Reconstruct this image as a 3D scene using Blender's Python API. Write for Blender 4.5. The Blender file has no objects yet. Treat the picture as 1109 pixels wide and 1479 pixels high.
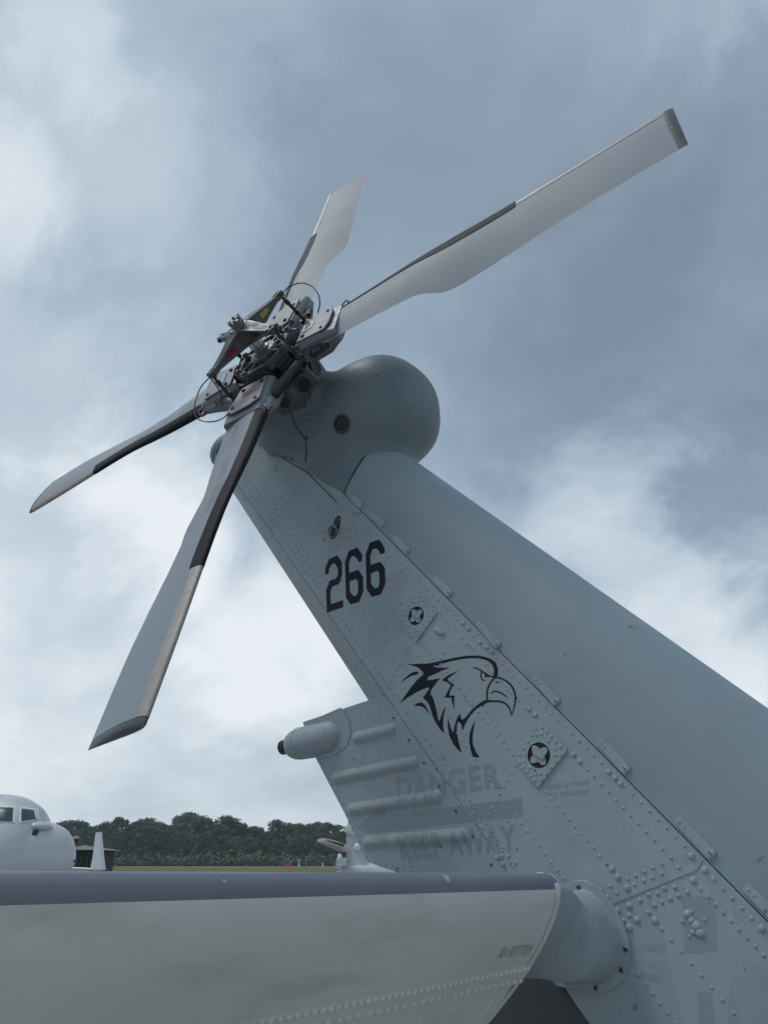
import bpy, bmesh, math, random
import numpy as np
from mathutils import Vector, Matrix
from mathutils.geometry import tessellate_polygon
R = math.radians
random.seed(7)
scene = bpy.context.scene
COL = scene.collection

# ------------------------------------------------------------------ camera
CAMH = 1.7
F = 1111.0                                    # focal length in photograph pixels
PITCH = math.atan((1246 - 739.5) / F)
cam_data = bpy.data.cameras.new('camera')
cam = bpy.data.objects.new('camera', cam_data); COL.objects.link(cam)
cam_data.sensor_fit = 'VERTICAL'; cam_data.sensor_height = 36.0
cam_data.lens = 36.0 * F / 1479.0
cam_data.clip_start = 0.05; cam_data.clip_end = 6000
cam.location = (0, 0, CAMH); cam.rotation_euler = (math.pi / 2 + PITCH, 0, 0)
scene.camera = cam

# ------------------------------------------------------------------ light
SUN_EL, SUN_AZ = 62, -88                      # degrees; azimuth from +Y towards +X
sun_dir = Vector((math.sin(R(SUN_AZ)) * math.cos(R(SUN_EL)), math.cos(R(SUN_AZ)) * math.cos(R(SUN_EL)), math.sin(R(SUN_EL))))
sd = bpy.data.lights.new('sun', 'SUN'); sd.energy = 1.25; sd.angle = R(20); sd.color = (1.0, 0.985, 0.96)
so = bpy.data.objects.new('sun', sd); COL.objects.link(so)
so.rotation_euler = sun_dir.to_track_quat('Z', 'Y').to_euler(); so.location = (0, 0, 30)

def ray(x, y):
    u = (x - 554.5) / F; v = (739.5 - y) / F
    return np.array([u, math.cos(PITCH) - v * math.sin(PITCH), math.sin(PITCH) + v * math.cos(PITCH)])

def build_world():
    w = bpy.data.worlds.new('World'); scene.world = w; w.use_nodes = True
    nt = w.node_tree; N = nt.nodes; L = nt.links; N.clear()
    out = N.new('ShaderNodeOutputWorld'); bg = N.new('ShaderNodeBackground')
    L.new(bg.outputs[0], out.inputs[0])
    sky = N.new('ShaderNodeTexSky'); sky.sky_type = 'NISHITA'; sky.sun_disc = False
    sky.sun_elevation = R(SUN_EL); sky.sun_rotation = R(SUN_AZ)
    def math_(op, a, b=None, clamp=False):
        m = N.new('ShaderNodeMath'); m.operation = op; m.use_clamp = clamp
        for i, v in enumerate((a, b)):
            if v is None: continue
            if isinstance(v, (int, float)): m.inputs[i].default_value = v
            else: L.new(v, m.inputs[i])
        return m.outputs[0]
    def vmath(op, a, b):
        m = N.new('ShaderNodeVectorMath'); m.operation = op
        for i, v in enumerate((a, b)):
            if isinstance(v, tuple): m.inputs[i].default_value = v
            elif v is not None: L.new(v, m.inputs[i])
        return m
    tc = N.new('ShaderNodeTexCoord'); d = tc.outputs['Generated']
    sep = N.new('ShaderNodeSeparateXYZ'); L.new(d, sep.inputs[0])
    z = math_('MAXIMUM', sep.outputs[2], 0.0)
    # cloud deck: direction laid onto a plane overhead, so the cells shrink towards the horizon
    den = math_('ADD', z, 0.35)
    comb = N.new('ShaderNodeCombineXYZ')
    L.new(math_('DIVIDE', sep.outputs[0], den), comb.inputs[0]); L.new(math_('DIVIDE', sep.outputs[1], den), comb.inputs[1])
    def noise(vec, scale, detail, rough, dist=0.0, off=(0, 0, 0)):
        n = N.new('ShaderNodeTexNoise'); n.inputs['Scale'].default_value = scale
        n.inputs['Detail'].default_value = detail; n.inputs['Roughness'].default_value = rough
        n.inputs['Distortion'].default_value = dist
        L.new(vmath('ADD', vec, off).outputs[0], n.inputs['Vector']); return n
    big = noise(comb.outputs[0], 0.9, 4, 0.5, 0.2, (3.1, 1.7, 0))
    mid = noise(comb.outputs[0], 2.8, 10, 0.6, 0.35, (0.4, 5.2, 2))
    # broken thin places in the deck where more light comes through
    wob = noise(d, 3.4, 9, 0.6, 0.4, (1, 2, 3))
    wv = vmath('SCALE', vmath('SUBTRACT', wob.outputs['Color'], (0.5, 0.5, 0.5)).outputs[0], None)
    wv.inputs['Scale'].default_value = 0.5
    dd = vmath('NORMALIZE', vmath('ADD', d, wv.outputs[0]).outputs[0], None)
    thin = None
    for (x, y, rad, wt) in [(-40, 290, .14, .18), (-40, 60, .25, .07), (235, 735, .16, .23), (60, 700, .30, .18), (440, 960, .18, .21), (850, 720, .13, .22), (1000, 890, .20, .20), (250, 900, .3, .15), (100, 1060, .35, .05), (90, 10, .10, .14)]:
        v = ray(x, y); v = v / np.linalg.norm(v)
        dot = vmath('DOT_PRODUCT', dd.outputs[0], tuple(float(c) for c in v))
        mr = N.new('ShaderNodeMapRange'); mr.interpolation_type = 'SMOOTHSTEP'
        mr.inputs['From Min'].default_value = math.cos(rad); mr.inputs['From Max'].default_value = 1.0
        mr.inputs['To Max'].default_value = wt
        L.new(dot.outputs['Value'], mr.inputs['Value'])
        thin = mr.outputs[0] if thin is None else math_('ADD', thin, mr.outputs[0])
    for (x, y, rad, wt) in [(690, 330, .40, .27), (1109, 480, .38, .36), (300, 450, .22, .08), (1085, 765, .10, .16), (100, 850, .12, .14)]:
        v = ray(x, y); v = v / np.linalg.norm(v)
        dot = vmath('DOT_PRODUCT', dd.outputs[0], tuple(float(c) for c in v))
        mr = N.new('ShaderNodeMapRange'); mr.interpolation_type = 'SMOOTHSTEP'
        mr.inputs['From Min'].default_value = math.cos(rad); mr.inputs['From Max'].default_value = 1.0
        mr.inputs['To Max'].default_value = -wt
        L.new(dot.outputs['Value'], mr.inputs['Value'])
        thin = math_('ADD', thin, mr.outputs[0])
    val = math_('ADD', math_('MULTIPLY', math_('SUBTRACT', big.outputs['Fac'], 0.5), 0.45), math_('MULTIPLY', math_('SUBTRACT', mid.outputs['Fac'], 0.5), 0.52))
    low = N.new('ShaderNodeMapRange'); low.inputs['From Min'].default_value = 0.42; low.inputs['From Max'].default_value = 0.0
    low.inputs['To Max'].default_value = 0.27; L.new(z, low.inputs['Value'])
    val = math_('ADD', math_('ADD', math_('ADD', val, thin), low.outputs[0]), 0.54)
    ramp = N.new('ShaderNodeValToRGB'); L.new(val, ramp.inputs[0]); cr = ramp.color_ramp
    stops = [(0.0, (0.165, 0.215, 0.275)), (0.30, (0.235, 0.305, 0.380)), (0.52, (0.340, 0.425, 0.505)), (0.78, (0.52, 0.595, 0.655)), (1.0, (0.74, 0.77, 0.805))]
    while len(cr.elements) < len(stops): cr.elements.new(0.5)
    for e, (p, c) in zip(cr.elements, stops): e.position = p; e.color = (*c, 1)
    mix = N.new('ShaderNodeMix'); mix.data_type = 'RGBA'; mix.inputs[0].default_value = 0.93
    sk = vmath('SCALE', sky.outputs[0], None); sk.inputs['Scale'].default_value = 0.10
    L.new(sk.outputs[0], mix.inputs[6]); L.new(ramp.outputs[0], mix.inputs[7])
    L.new(mix.outputs[2], bg.inputs[0]); bg.inputs[1].default_value = 1.0
build_world()
vs = scene.view_settings
vs.view_transform = 'Standard'; vs.look = 'None'; vs.gamma = 1.0; vs.exposure = 0.25; vs.use_curve_mapping = False
scene.render.engine = 'CYCLES'

# ------------------------------------------------------------------ materials
MATS = {}
def mat(name, col, rough=0.5, metal=0.0, var=0.0, scale=6.0, col2=None, bump=0.0, bscale=60.0, streak=None, spec=0.5, coat=0.0, objrand=0.0, fine=0.0, rvar=0.0, chips=None):
    if name in MATS: return MATS[name]
    m = bpy.data.materials.new(name); m.use_nodes = True; nt = m.node_tree; N = nt.nodes; L = nt.links
    b = N['Principled BSDF']; b.inputs['Roughness'].default_value = rough; b.inputs['Metallic'].default_value = metal
    b.inputs['Base Color'].default_value = (*col, 1); b.inputs['Specular IOR Level'].default_value = spec
    b.inputs['Coat Weight'].default_value = coat
    tc = N.new('ShaderNodeTexCoord'); vec = tc.outputs['Object']
    cur = None
    def mixc(fac, a, c2, blend='MIX'):
        mx = N.new('ShaderNodeMix'); mx.data_type = 'RGBA'; mx.blend_type = blend
        if isinstance(fac, float): mx.inputs[0].default_value = fac
        else: L.new(fac, mx.inputs[0])
        for i, v in ((6, a), (7, c2)):
            if isinstance(v, tuple): mx.inputs[i].default_value = (*v, 1)
            else: L.new(v, mx.inputs[i])
        return mx.outputs[2]
    def nz(scale, detail=5, rough_=0.55, v=None, lo=0.35, hi=0.65):
        n = N.new('ShaderNodeTexNoise'); n.inputs['Scale'].default_value = scale; n.inputs['Detail'].default_value = detail
        n.inputs['Roughness'].default_value = rough_; L.new(v or vec, n.inputs['Vector'])
        mr = N.new('ShaderNodeMapRange'); mr.inputs['From Min'].default_value = lo; mr.inputs['From Max'].default_value = hi
        L.new(n.outputs['Fac'], mr.inputs['Value']); return mr.outputs[0]
    if var or col2:
        c2 = col2 or tuple(c * (1 - var) for c in col)
        cur = mixc(nz(scale), col, c2)
    if fine:
        cur = mixc(nz(scale * 9, 3, 0.6, None, 0.52, 0.75), cur or col, tuple(c * (1 - fine) for c in col))
    if streak:
        mp = N.new('ShaderNodeMapping'); mp.inputs['Scale'].default_value = streak[1]; L.new(vec, mp.inputs[0])
        s = nz(streak[2], 6, 0.6, mp.outputs[0], 0.5, 0.75)
        mm = N.new('ShaderNodeMath'); mm.operation = 'MULTIPLY'; L.new(s, mm.inputs[0]); mm.inputs[1].default_value = streak[3]
        cur = mixc(mm.outputs[0], cur or col, streak[0])
    if chips:
        cur = mixc(nz(chips[1], 2, 0.5, None, chips[2], chips[2] + .02), cur or col, chips[0])
    if objrand:
        oi = N.new('ShaderNodeObjectInfo')
        mr = N.new('ShaderNodeMapRange'); mr.inputs['To Min'].default_value = 1 - objrand; mr.inputs['To Max'].default_value = 1 + objrand
        L.new(oi.outputs['Random'], mr.inputs['Value'])
        v = N.new('ShaderNodeVectorMath'); v.operation = 'SCALE'
        if cur is None: v.inputs[0].default_value = col
        else: L.new(cur, v.inputs[0])
        L.new(mr.outputs[0], v.inputs['Scale']); cur = v.outputs[0]
    if cur is not None: L.new(cur, b.inputs['Base Color'])
    if rvar:
        mr = N.new('ShaderNodeMapRange'); mr.inputs['To Min'].default_value = rough - rvar; mr.inputs['To Max'].default_value = rough + rvar
        L.new(nz(scale * 2.3, 4), mr.inputs['Value']); L.new(mr.outputs[0], b.inputs['Roughness'])
    if bump:
        n = N.new('ShaderNodeTexNoise'); n.inputs['Scale'].default_value = bscale; n.inputs['Detail'].default_value = 4
        L.new(vec, n.inputs['Vector'])
        bp_ = N.new('ShaderNodeBump'); bp_.inputs['Strength'].default_value = bump; bp_.inputs['Distance'].default_value = 0.01
        L.new(n.outputs['Fac'], bp_.inputs['Height']); L.new(bp_.outputs[0], b.inputs['Normal'])
    MATS[name] = m; return m
DIRT = (0.10, 0.105, 0.105)
paint = mat('grey_paint', (0.288, 0.342, 0.378), 0.50, spec=.35, var=0.14, scale=3.2, bump=0.06, bscale=7, streak=((0.20, 0.225, 0.243), (1, 6, 1.2), 5.0, 0.5), fine=0.14, chips=((.13, .145, .155), 38.0, .73), rvar=0.07)
cover_paint = mat('cover_paint', (0.238, 0.302, 0.346), 0.52, spec=.3, var=0.13, scale=2.1, bump=0.07, bscale=3.5, streak=((0.205, 0.236, 0.258), (1.5, 1, 5), 3.0, 0.5), fine=0.10, chips=((.16, .18, .195), 22.0, .735), rvar=0.06)
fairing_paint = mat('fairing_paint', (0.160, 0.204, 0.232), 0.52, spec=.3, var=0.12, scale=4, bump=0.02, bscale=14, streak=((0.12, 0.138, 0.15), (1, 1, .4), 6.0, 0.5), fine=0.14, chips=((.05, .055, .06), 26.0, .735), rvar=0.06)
patch_dark = mat('patch_paint_dark', (0.235, 0.288, 0.324), 0.5, var=0.05)
patch_light = mat('patch_paint_light', (0.292, 0.350, 0.390), 0.5, var=0.05)
rivet_paint = mat('rivet_head_paint', (0.275, 0.332, 0.372), 0.34, var=.12, scale=30, spec=.5)
ghost = mat('faded_stencil_paint', (0.194, 0.240, 0.270), 0.5, var=0.06, scale=9)
navy = mat('dark_blue_marking_paint', (0.010, 0.014, 0.026), 0.6, var=0.2, scale=20, spec=.2)
stab_top = mat('stabilator_grey_paint', (0.155, 0.178, 0.212), 0.45, var=0.12, scale=3, chips=((.34, .35, .36), 24.0, .70), streak=((0.14, 0.158, 0.185), (1, .5, 3), 4, 0.5), bump=0.02, bscale=10, rvar=.05)
stab_low = mat('stabilator_light_paint', (0.62, 0.63, 0.605), 0.5, var=0.10, scale=2.0, streak=((0.33, 0.335, 0.30), (2.5, .7, 2.5), 4, 0.6), bump=0.08, bscale=5, fine=0.06, rvar=.06)
blade_grey = mat('blade_paint', (0.245, 0.276, 0.312), 0.6, var=0.04, scale=3, fine=0.05, rvar=.01, spec=.25, streak=((.20, .22, .245), (.6, 6, 6), 5, .35))
boot_black = mat('black_rubber_boot', (0.014, 0.017, 0.022), 0.65, var=0.3, scale=12, spec=.15)
strip_metal = mat('worn_metal_strip', (0.33, 0.31, 0.29), 0.55, metal=0.4, var=0.15, scale=30, rvar=.08)
clamp_grey = mat('clamp_grey_paint', (0.168, 0.187, 0.202), 0.45, var=.15, scale=14, fine=.25, rvar=.08)
hub_grey = mat('hub_grey_paint', (0.098, 0.110, 0.120), 0.42, var=0.15, scale=14, fine=0.2, rvar=.08)
hub_dark = mat('dark_hub_metal', (0.035, 0.038, 0.042), 0.45, metal=0.2, var=0.3, scale=20)
rubber = mat('black_rubber', (0.014, 0.014, 0.015), 0.5, var=0.3, scale=30)
chrome = mat('polished_shaft', (0.55, 0.56, 0.56), 0.22, metal=1.0)
steel = mat('fastener_steel', (0.22, 0.225, 0.23), 0.4, metal=0.8, var=0.3, scale=40)
screw_dark = mat('dark_screw', (0.06, 0.062, 0.065), 0.45, metal=0.6)
brass = mat('aged_brass', (0.25, 0.17, 0.06), 0.4, metal=0.8)
red = mat('red_sticker', (0.20, 0.015, 0.02), 0.5); yellow = mat('yellow_sticker', (0.36, 0.28, 0.03), 0.5)
blue = mat('blue_sticker', (0.16, 0.30, 0.58), 0.5); white_st = mat('white_marking', (0.62, 0.64, 0.66), 0.5); pinkred = mat('worn_red_marking', (0.34, 0.20, 0.20), 0.5)
hole = mat('dark_recess', (0.012, 0.012, 0.013), 0.6)
sealant = mat('dark_sealant', (0.045, 0.05, 0.055), 0.6)

# ------------------------------------------------------------------ mesh builder
class MB:
    def __init__(s): s.v = []; s.f = []; s.m = []
    def add(s, vs, fs, m=0):
        o = len(s.v); s.v += [tuple(v) for v in vs]; s.f += [tuple(i + o for i in f) for f in fs]; s.m += [m] * len(fs); return s
    def hexa(s, p, m=0):      # 8 corners: bottom ring 0-3, top ring 4-7
        return s.add(p, [(3, 2, 1, 0), (4, 5, 6, 7), (0, 1, 5, 4), (1, 2, 6, 5), (2, 3, 7, 6), (3, 0, 4, 7)], m)
    def box(s, c, ax, ay, az, m=0):   # centre and three half-axis vectors
        c, ax, ay, az = map(Vector, (c, ax, ay, az))
        return s.hexa([c - ax - ay - az, c + ax - ay - az, c + ax + ay - az, c - ax + ay - az, c - ax - ay + az, c + ax - ay + az, c + ax + ay + az, c - ax + ay + az], m)
    def prism(s, poly, off, m=0):     # closed planar polygon extruded by off
        n = len(poly); poly = [Vector(p) for p in poly]; off = Vector(off)
        return s.add(poly + [p + off for p in poly], [tuple(range(n))[::-1], tuple(range(n, 2 * n))] + [(i, (i + 1) % n, (i + 1) % n + n, i + n) for i in range(n)], m)
    def lathe(s, p0, axis, prof, seg=16, m=0, caps=True, up=None):   # prof: list of (distance along axis, radius)
        p0 = Vector(p0); a = Vector(axis).normalized()
        u = (Vector(up) if up else (Vector((0, 0, 1)) if abs(a.z) < 0.9 else Vector((1, 0, 0)))); u = (u - a * u.dot(a)).normalized(); w = a.cross(u)
        vs = []; fs = []
        for d, r in prof:
            for k in range(seg):
                t = 2 * math.pi * k / seg; vs.append(p0 + a * d + (u * math.cos(t) + w * math.sin(t)) * r)
        for i in range(len(prof) - 1):
            for k in range(seg):
                k2 = (k + 1) % seg; fs.append((i * seg + k, i * seg + k2, (i + 1) * seg + k2, (i + 1) * seg + k))
        if caps:
            fs.append(tuple(range(seg))[::-1]); fs.append(tuple(range((len(prof) - 1) * seg, len(prof) * seg)))
        return s.add(vs, fs, m)
    def cyl(s, p0, p1, r, r1=None, seg=12, m=0):
        p0, p1 = Vector(p0), Vector(p1); return s.lathe(p0, p1 - p0, [(0, r), ((p1 - p0).length, r if r1 is None else r1)], seg, m)
    def tube(s, pts, r, seg=8, m=0):
        pts = [Vector(p) for p in pts]; vs = []; fs = []; u = None; rr = r if isinstance(r, (list, tuple)) else [r] * len(pts)
        for i, p in enumerate(pts):
            t = (pts[min(i + 1, len(pts) - 1)] - pts[max(i - 1, 0)]).normalized()
            if u is None: u = t.orthogonal().normalized()
            u = (u - t * u.dot(t)).normalized(); w = t.cross(u)
            for k in range(seg):
                a = 2 * math.pi * k / seg; vs.append(p + (u * math.cos(a) + w * math.sin(a)) * rr[i])
        for i in range(len(pts) - 1):
            for k in range(seg):
                k2 = (k + 1) % seg; fs.append((i * seg + k, i * seg + k2, (i + 1) * seg + k2, (i + 1) * seg + k))
        fs += [tuple(range(seg))[::-1], tuple(range((len(pts) - 1) * seg, len(pts) * seg))]
        return s.add(vs, fs, m)
    def grid(s, rows, m=0, closed=False, flip=False):
        n = len(rows[0]); vs = [p for r in rows for p in r]; fs = []
        for i in range(len(rows) - 1):
            for k in range(n if closed else n - 1):
                k2 = (k + 1) % n; q = (i * n + k, i * n + k2, (i + 1) * n + k2, (i + 1) * n + k); fs.append(q[::-1] if flip else q)
        return s.add(vs, fs, m)
    def dome(s, p, nrm, r, h, seg=8, m=0, slot=False):
        s.lathe(Vector(p) - Vector(nrm).normalized() * 0.001, nrm, [(0, r), (0.001 + h * 0.36, r * 0.93), (0.001 + h * 0.64, r * 0.68), (0.001 + h * .8, r * 0.3)], seg, m)
        return s
    def ellipsoid(s, c, ax, ay, az, seg=20, rings=12, m=0):
        c, ax, ay, az = map(Vector, (c, ax, ay, az)); rows = []
        for i in range(rings + 1):
            t = math.pi * (0.001 + 0.998 * i / rings)
            rows.append([c + az * math.cos(t) + (ax * math.cos(a) + ay * math.sin(a)) * math.sin(t) for a in [2 * math.pi * k / seg for k in range(seg)]])
        return s.grid(rows, m, closed=True)
    def build(s, name, mats, parent=None, smooth=35, bevel=0.0, kind=None, bseg=2):
        me = bpy.data.meshes.new(name); me.from_pydata([tuple(v) for v in s.v], [], s.f)
        for m_ in (mats if isinstance(mats, (list, tuple)) else [mats]): me.materials.append(m_)
        me.polygons.foreach_set('material_index', s.m)
        bm = bmesh.new(); bm.from_mesh(me); bmesh.ops.recalc_face_normals(bm, faces=bm.faces); bm.to_mesh(me); bm.free()
        if smooth is not None:
            me.shade_smooth(); me.set_sharp_from_angle(angle=R(smooth))
        o = bpy.data.objects.new(name, me); COL.objects.link(o)
        if parent is not None: o.parent = parent
        if bevel:
            b = o.modifiers.new('bevel', 'BEVEL'); b.width = bevel; b.segments = bseg; b.limit_method = 'ANGLE'; b.angle_limit = R(40)
        if kind: o['kind'] = kind
        return o
def empty(name, loc=(0, 0, 0), parent=None):
    o = bpy.data.objects.new(name, None); COL.objects.link(o); o.location = loc; o.empty_display_size = .2
    if parent: o.parent = parent
    return o
def tag(o, label, cat, group=None, kind=None):
    o['label'] = label; o['category'] = cat
    if group: o['group'] = group
    if kind: o['kind'] = kind
    return o

# ------------------------------------------------------------------ ground and far field
def sheet(name, x0, x1, y0, y1, z, m, kind='structure'):
    b = MB(); b.add([(x0, y0, z), (x1, y0, z), (x1, y1, z), (x0, y1, z)], [(0, 1, 2, 3)]); o = b.build(name, m, smooth=None); o['kind'] = kind; return o
grass_m = mat('mown_grass', (0.10, 0.105, 0.036), 0.9, col2=(0.135, 0.115, 0.05), scale=0.05, bump=0.4, bscale=4, fine=0.3, spec=.1)
conc_m = mat('apron_concrete', (0.31, 0.305, 0.29), 0.85, var=0.2, scale=0.4, bump=0.1, bscale=20, fine=0.15)
taxi_m = mat('taxiway_concrete', (0.40, 0.39, 0.37), 0.85, var=0.12, scale=0.1)
sheet('ground', -3000, 3000, -3000, 3000, -0.008, grass_m)
sheet('apron', -160, 160, -80, 115, 0.0, conc_m)
sheet('taxiway', -900, 900, 372, 396, 0.0, taxi_m)
jb = MB()
jm = mat('joint_filler', (0.07, 0.07, 0.07), 0.9)
for i in range(-20, 21):
    jb.add([(i * 7.5 - .03, -80, .004), (i * 7.5 + .03, -80, .004), (i * 7.5 + .03, 114.9, .004), (i * 7.5 - .03, 114.9, .004)], [(0, 1, 2, 3)])
for j in range(-10, 15):
    jb.add([(-160, j * 7.5 + .5, .0045), (160, j * 7.5 + .5, .0045), (160, j * 7.5 + .56, .0045), (-160, j * 7.5 + .56, .0045)], [(0, 1, 2, 3)])
jb.build('expansion_joints', jm, bpy.data.objects['apron'], smooth=None, kind='stuff')

# ------------------------------------------------------------------ helicopter frame
PHI, AP, AZ = R(37.64), R(3.0), R(3.75)
f0 = np.array([math.cos(PHI), -math.sin(PHI), 0]); s_ = np.array([-math.sin(PHI), -math.cos(PHI), 0]); z0 = np.array([0, 0, 1.0])
f_ = f0 * math.cos(AP) + z0 * math.sin(AP); z_ = z0 * math.cos(AP) - f0 * math.sin(AP)
HUB = np.array([-.457, 2.609, 1.866]); ORG = HUB - .356 * s_           # relative to the camera
CANT = R(20); n_ = s_ * math.cos(CANT) + z_ * math.sin(CANT); e2_ = np.cross(n_, f_); e2_ *= np.sign(e2_[2])
ZB = 3.55
def L3(f, s, z): return Vector((f, -s, z + ZB))                        # helicopter axes: forward, starboard, up
STAR = Vector((0, -1, 0))
def px(x, y, s0):                                                       # the point of the butt-line plane s0 seen at a photograph pixel -> (f, z)
    d = ray(x, y); t = (s0 + ORG @ s_) / (d @ s_); P = d * t - ORG
    return float(P @ f_), float(P @ z_)
def proj(f, s, z):
    P = ORG + f * f_ + s * s_ + z * z_
    fw = P[1] * math.cos(PITCH) + P[2] * math.sin(PITCH); up = -P[1] * math.sin(PITCH) + P[2] * math.cos(PITCH)
    return 554.5 + F * P[0] / fw, 739.5 - F * up / fw
heli = empty('helicopter')
base = ORG - ZB * z_
heli.matrix_world = Matrix(((f_[0], -s_[0], z_[0], base[0]), (f_[1], -s_[1], z_[1], base[1]), (f_[2], -s_[2], z_[2], base[2] + CAMH), (0, 0, 0, 1)))
tag(heli, 'grey military helicopter tail with four-bladed rotor, number 266 and eagle head emblem', 'helicopter')

S0 = 0.15
def line(a, b): return lambda z: a[0] + (z - a[1]) * (b[0] - a[0]) / (b[1] - a[1])
pan_a = line(px(344.5, 701, S0), px(735, 1258, S0)); pan_b = line(px(822, 1438, S0), px(851, 1479, S0))
def pan(z):
    t = min(1, max(0, (-1.97 - z) / .17)); return pan_a(z) * (1 - t) + pan_b(z) * t
#          # aft panel joint
hin = line(px(498, 715, S0), px(1076, 1300, S0))           # hinge joint of the shaft cover
STE = 0.105
tel = line(px(337, 715, STE), px(525, 1005, STE))          # trailing edge
ZN = px(548, 1005, S0)[1]                                  # notch where the aft fairing begins
KA = 0.13                                                  # inward slope of the aft fairing side
BEADS = []
for (a, b) in [((515, 1066), (566, 1054)), ((485, 1124), (597, 1102)), ((507, 1170), (631, 1151)), ((530, 1217), (668, 1207))]:
    BEADS.append((a, b))
def Sbase(f, z):
    d = pan(z) - f
    return S0 if d <= 0 else S0 - KA * d
def pxs(x, y, surf=Sbase):
    s0 = S0
    for _ in range(6):
        f, z = px(x, y, s0); s0 = surf(f, z)
    return f, z
BSEG = [(pxs(*a), pxs(*b)) for a, b in BEADS]; BR = 0.022; BH = 0.0098
def bead_h(f, z):
    h = 0
    for a, b in BSEG:
        dx, dz = b[0] - a[0], b[1] - a[1]; t = max(0, min(1, ((f - a[0]) * dx + (z - a[1]) * dz) / (dx * dx + dz * dz)))
        d = math.hypot(f - a[0] - t * dx, z - a[1] - t * dz) / BR
        if d < 1: h = max(h, BH * (1 - d * d) ** 1.35)
    return h
def Sall(f, z): return Sbase(f, z) + bead_h(f, z) - (.001 if f < pan(z) and z < ZN else 0)

# ------------------------------------------------------------------ tail pylon
ZT, ZD = -0.13, -2.95
b = MB(); rows = []
for i in range(28):
    z = ZT + (ZD - ZT) * i / 27
    fh = min(hin(z), 2.05); fp = pan(z); fp = min(fp, 1.45)
    ring = []
    k = 8
    for j in range(k + 1): ring.append(L3(fp + (fh - fp) * j / k, S0, z))
    for j in range(k + 1): ring.append(L3(fh + (fp - fh) * j / k, -S0, z))
    rows.append(ring)
b.grid(rows, 0, closed=True); n = len(rows[0])
b.add(rows[0], [tuple(range(n))]); b.add(rows[-1], [tuple(range(n))])
pylon = b.build('tail_pylon', paint, heli, smooth=30)

# trailing edge strip above the notch
b = MB(); rows = []
for i in range(14):
    z = -0.12 + (ZN + 0.12 + 0.002) * i / 13; G = 0.003
    fp, ft = pan(z) - G, tel(z)
    rows.append([L3(fp, S0 - .001, z), L3(ft + .02, STE + .006, z), L3(ft + .004, STE - .006, z), L3(ft, STE - .03, z), L3(ft, -STE + .03, z), L3(ft + .004, -STE + .006, z), L3(ft + .02, -STE - .006, z), L3(fp, -S0 + .001, z)])
b.grid(rows, 0, closed=True); b.add(rows[0], [tuple(range(8))]); b.add(rows[-1], [tuple(range(8))])
te = b.build('trailing_edge', paint, heli, smooth=25)

# aft fairing under the notch
def aft_edge(x, y): return pxs(x, y)
left_pts = [aft_edge(x, y) for x, y in [(437, 1043), (455, 1093), (476, 1134), (498, 1176), (514, 1210), (529, 1243), (548, 1252), (585, 1263), (610, 1300), (630, 1370), (655, 1450), (680, 1530)]]
right_z = [ZN]
b = MB(); rows_s = []; rows_p = []
NR = 22
top_r = (pan(ZN) - .003, ZN)
zend = left_pts[-1][1] - .02
def lerp_poly(P, t):
    t *= len(P) - 1; i = min(int(t), len(P) - 2); u = t - i
    return (P[i][0] + (P[i + 1][0] - P[i][0]) * u, P[i][1] + (P[i + 1][1] - P[i][1]) * u)
rows = []
for i in range(NR + 1):
    t = i / NR
    l = lerp_poly(left_pts, t); zr = ZN + (zend - ZN) * t; r = (pan(zr) - .003, zr)
    row = []
    for j in range(11):
        u = j / 10; f = r[0] + (l[0] - r[0]) * u; z = r[1] + (l[1] - r[1]) * u
        row.append((f, Sbase(f, z) - .001, z))
    full = [L3(*p) for p in row] + [L3(p[0] - .004, p[1] - .006, p[2]) for p in row[-1:]] + [L3(p[0] - .004, -p[1] + .006, p[2]) for p in row[-1:]] + [L3(p[0], -p[1], p[2]) for p in row[::-1]]
    rows.append(full)
KD = 13       # fairing rows below this have the stabilator's shade painted in as dark colour
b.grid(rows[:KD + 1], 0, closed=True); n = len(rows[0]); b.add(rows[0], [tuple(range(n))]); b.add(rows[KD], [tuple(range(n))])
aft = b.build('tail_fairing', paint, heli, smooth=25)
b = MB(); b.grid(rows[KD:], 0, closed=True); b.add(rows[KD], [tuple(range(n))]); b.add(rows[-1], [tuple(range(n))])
lowp = b.build('shade_toned_lower_fairing', mat('painted_shade_grey', (.050, .058, .068), .5, var=.25, scale=6, fine=.2), heli, smooth=25)
for a, c in BSEG:
    ax = Vector((c[0] - a[0], c[1] - a[1])); ln = ax.length; ax /= ln; nx = Vector((-ax.y, ax.x)); ringsv = []
    for q in range(11):
        rho = q / 10 * BR; ring = []
        for k in range(36):
            t = 2 * math.pi * k / 36; o = Vector(a) if math.cos(t) < 0 else Vector(c)
            p = o + (ax * math.cos(t) + nx * math.sin(t)) * rho
            ring.append(L3(p.x, Sbase(p.x, p.y) - .0012 + BH * max(0, 1 - (rho / BR) ** 2) ** 1.35, p.y))
        ringsv.append(ring)
    bb = MB(); bb.grid(ringsv, 0, closed=True); bb.build('stiffener_bead', paint, aft, smooth=60)

# drive shaft cover ahead of the hinge joint
h0, h1 = px(498, 715, S0), px(1109, 1333, S0); l0, l1 = px(575, 648, -.02), px(1109, 1023, -.02)
hv = (h1[0] - h0[0], h1[1] - h0[1])
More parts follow.
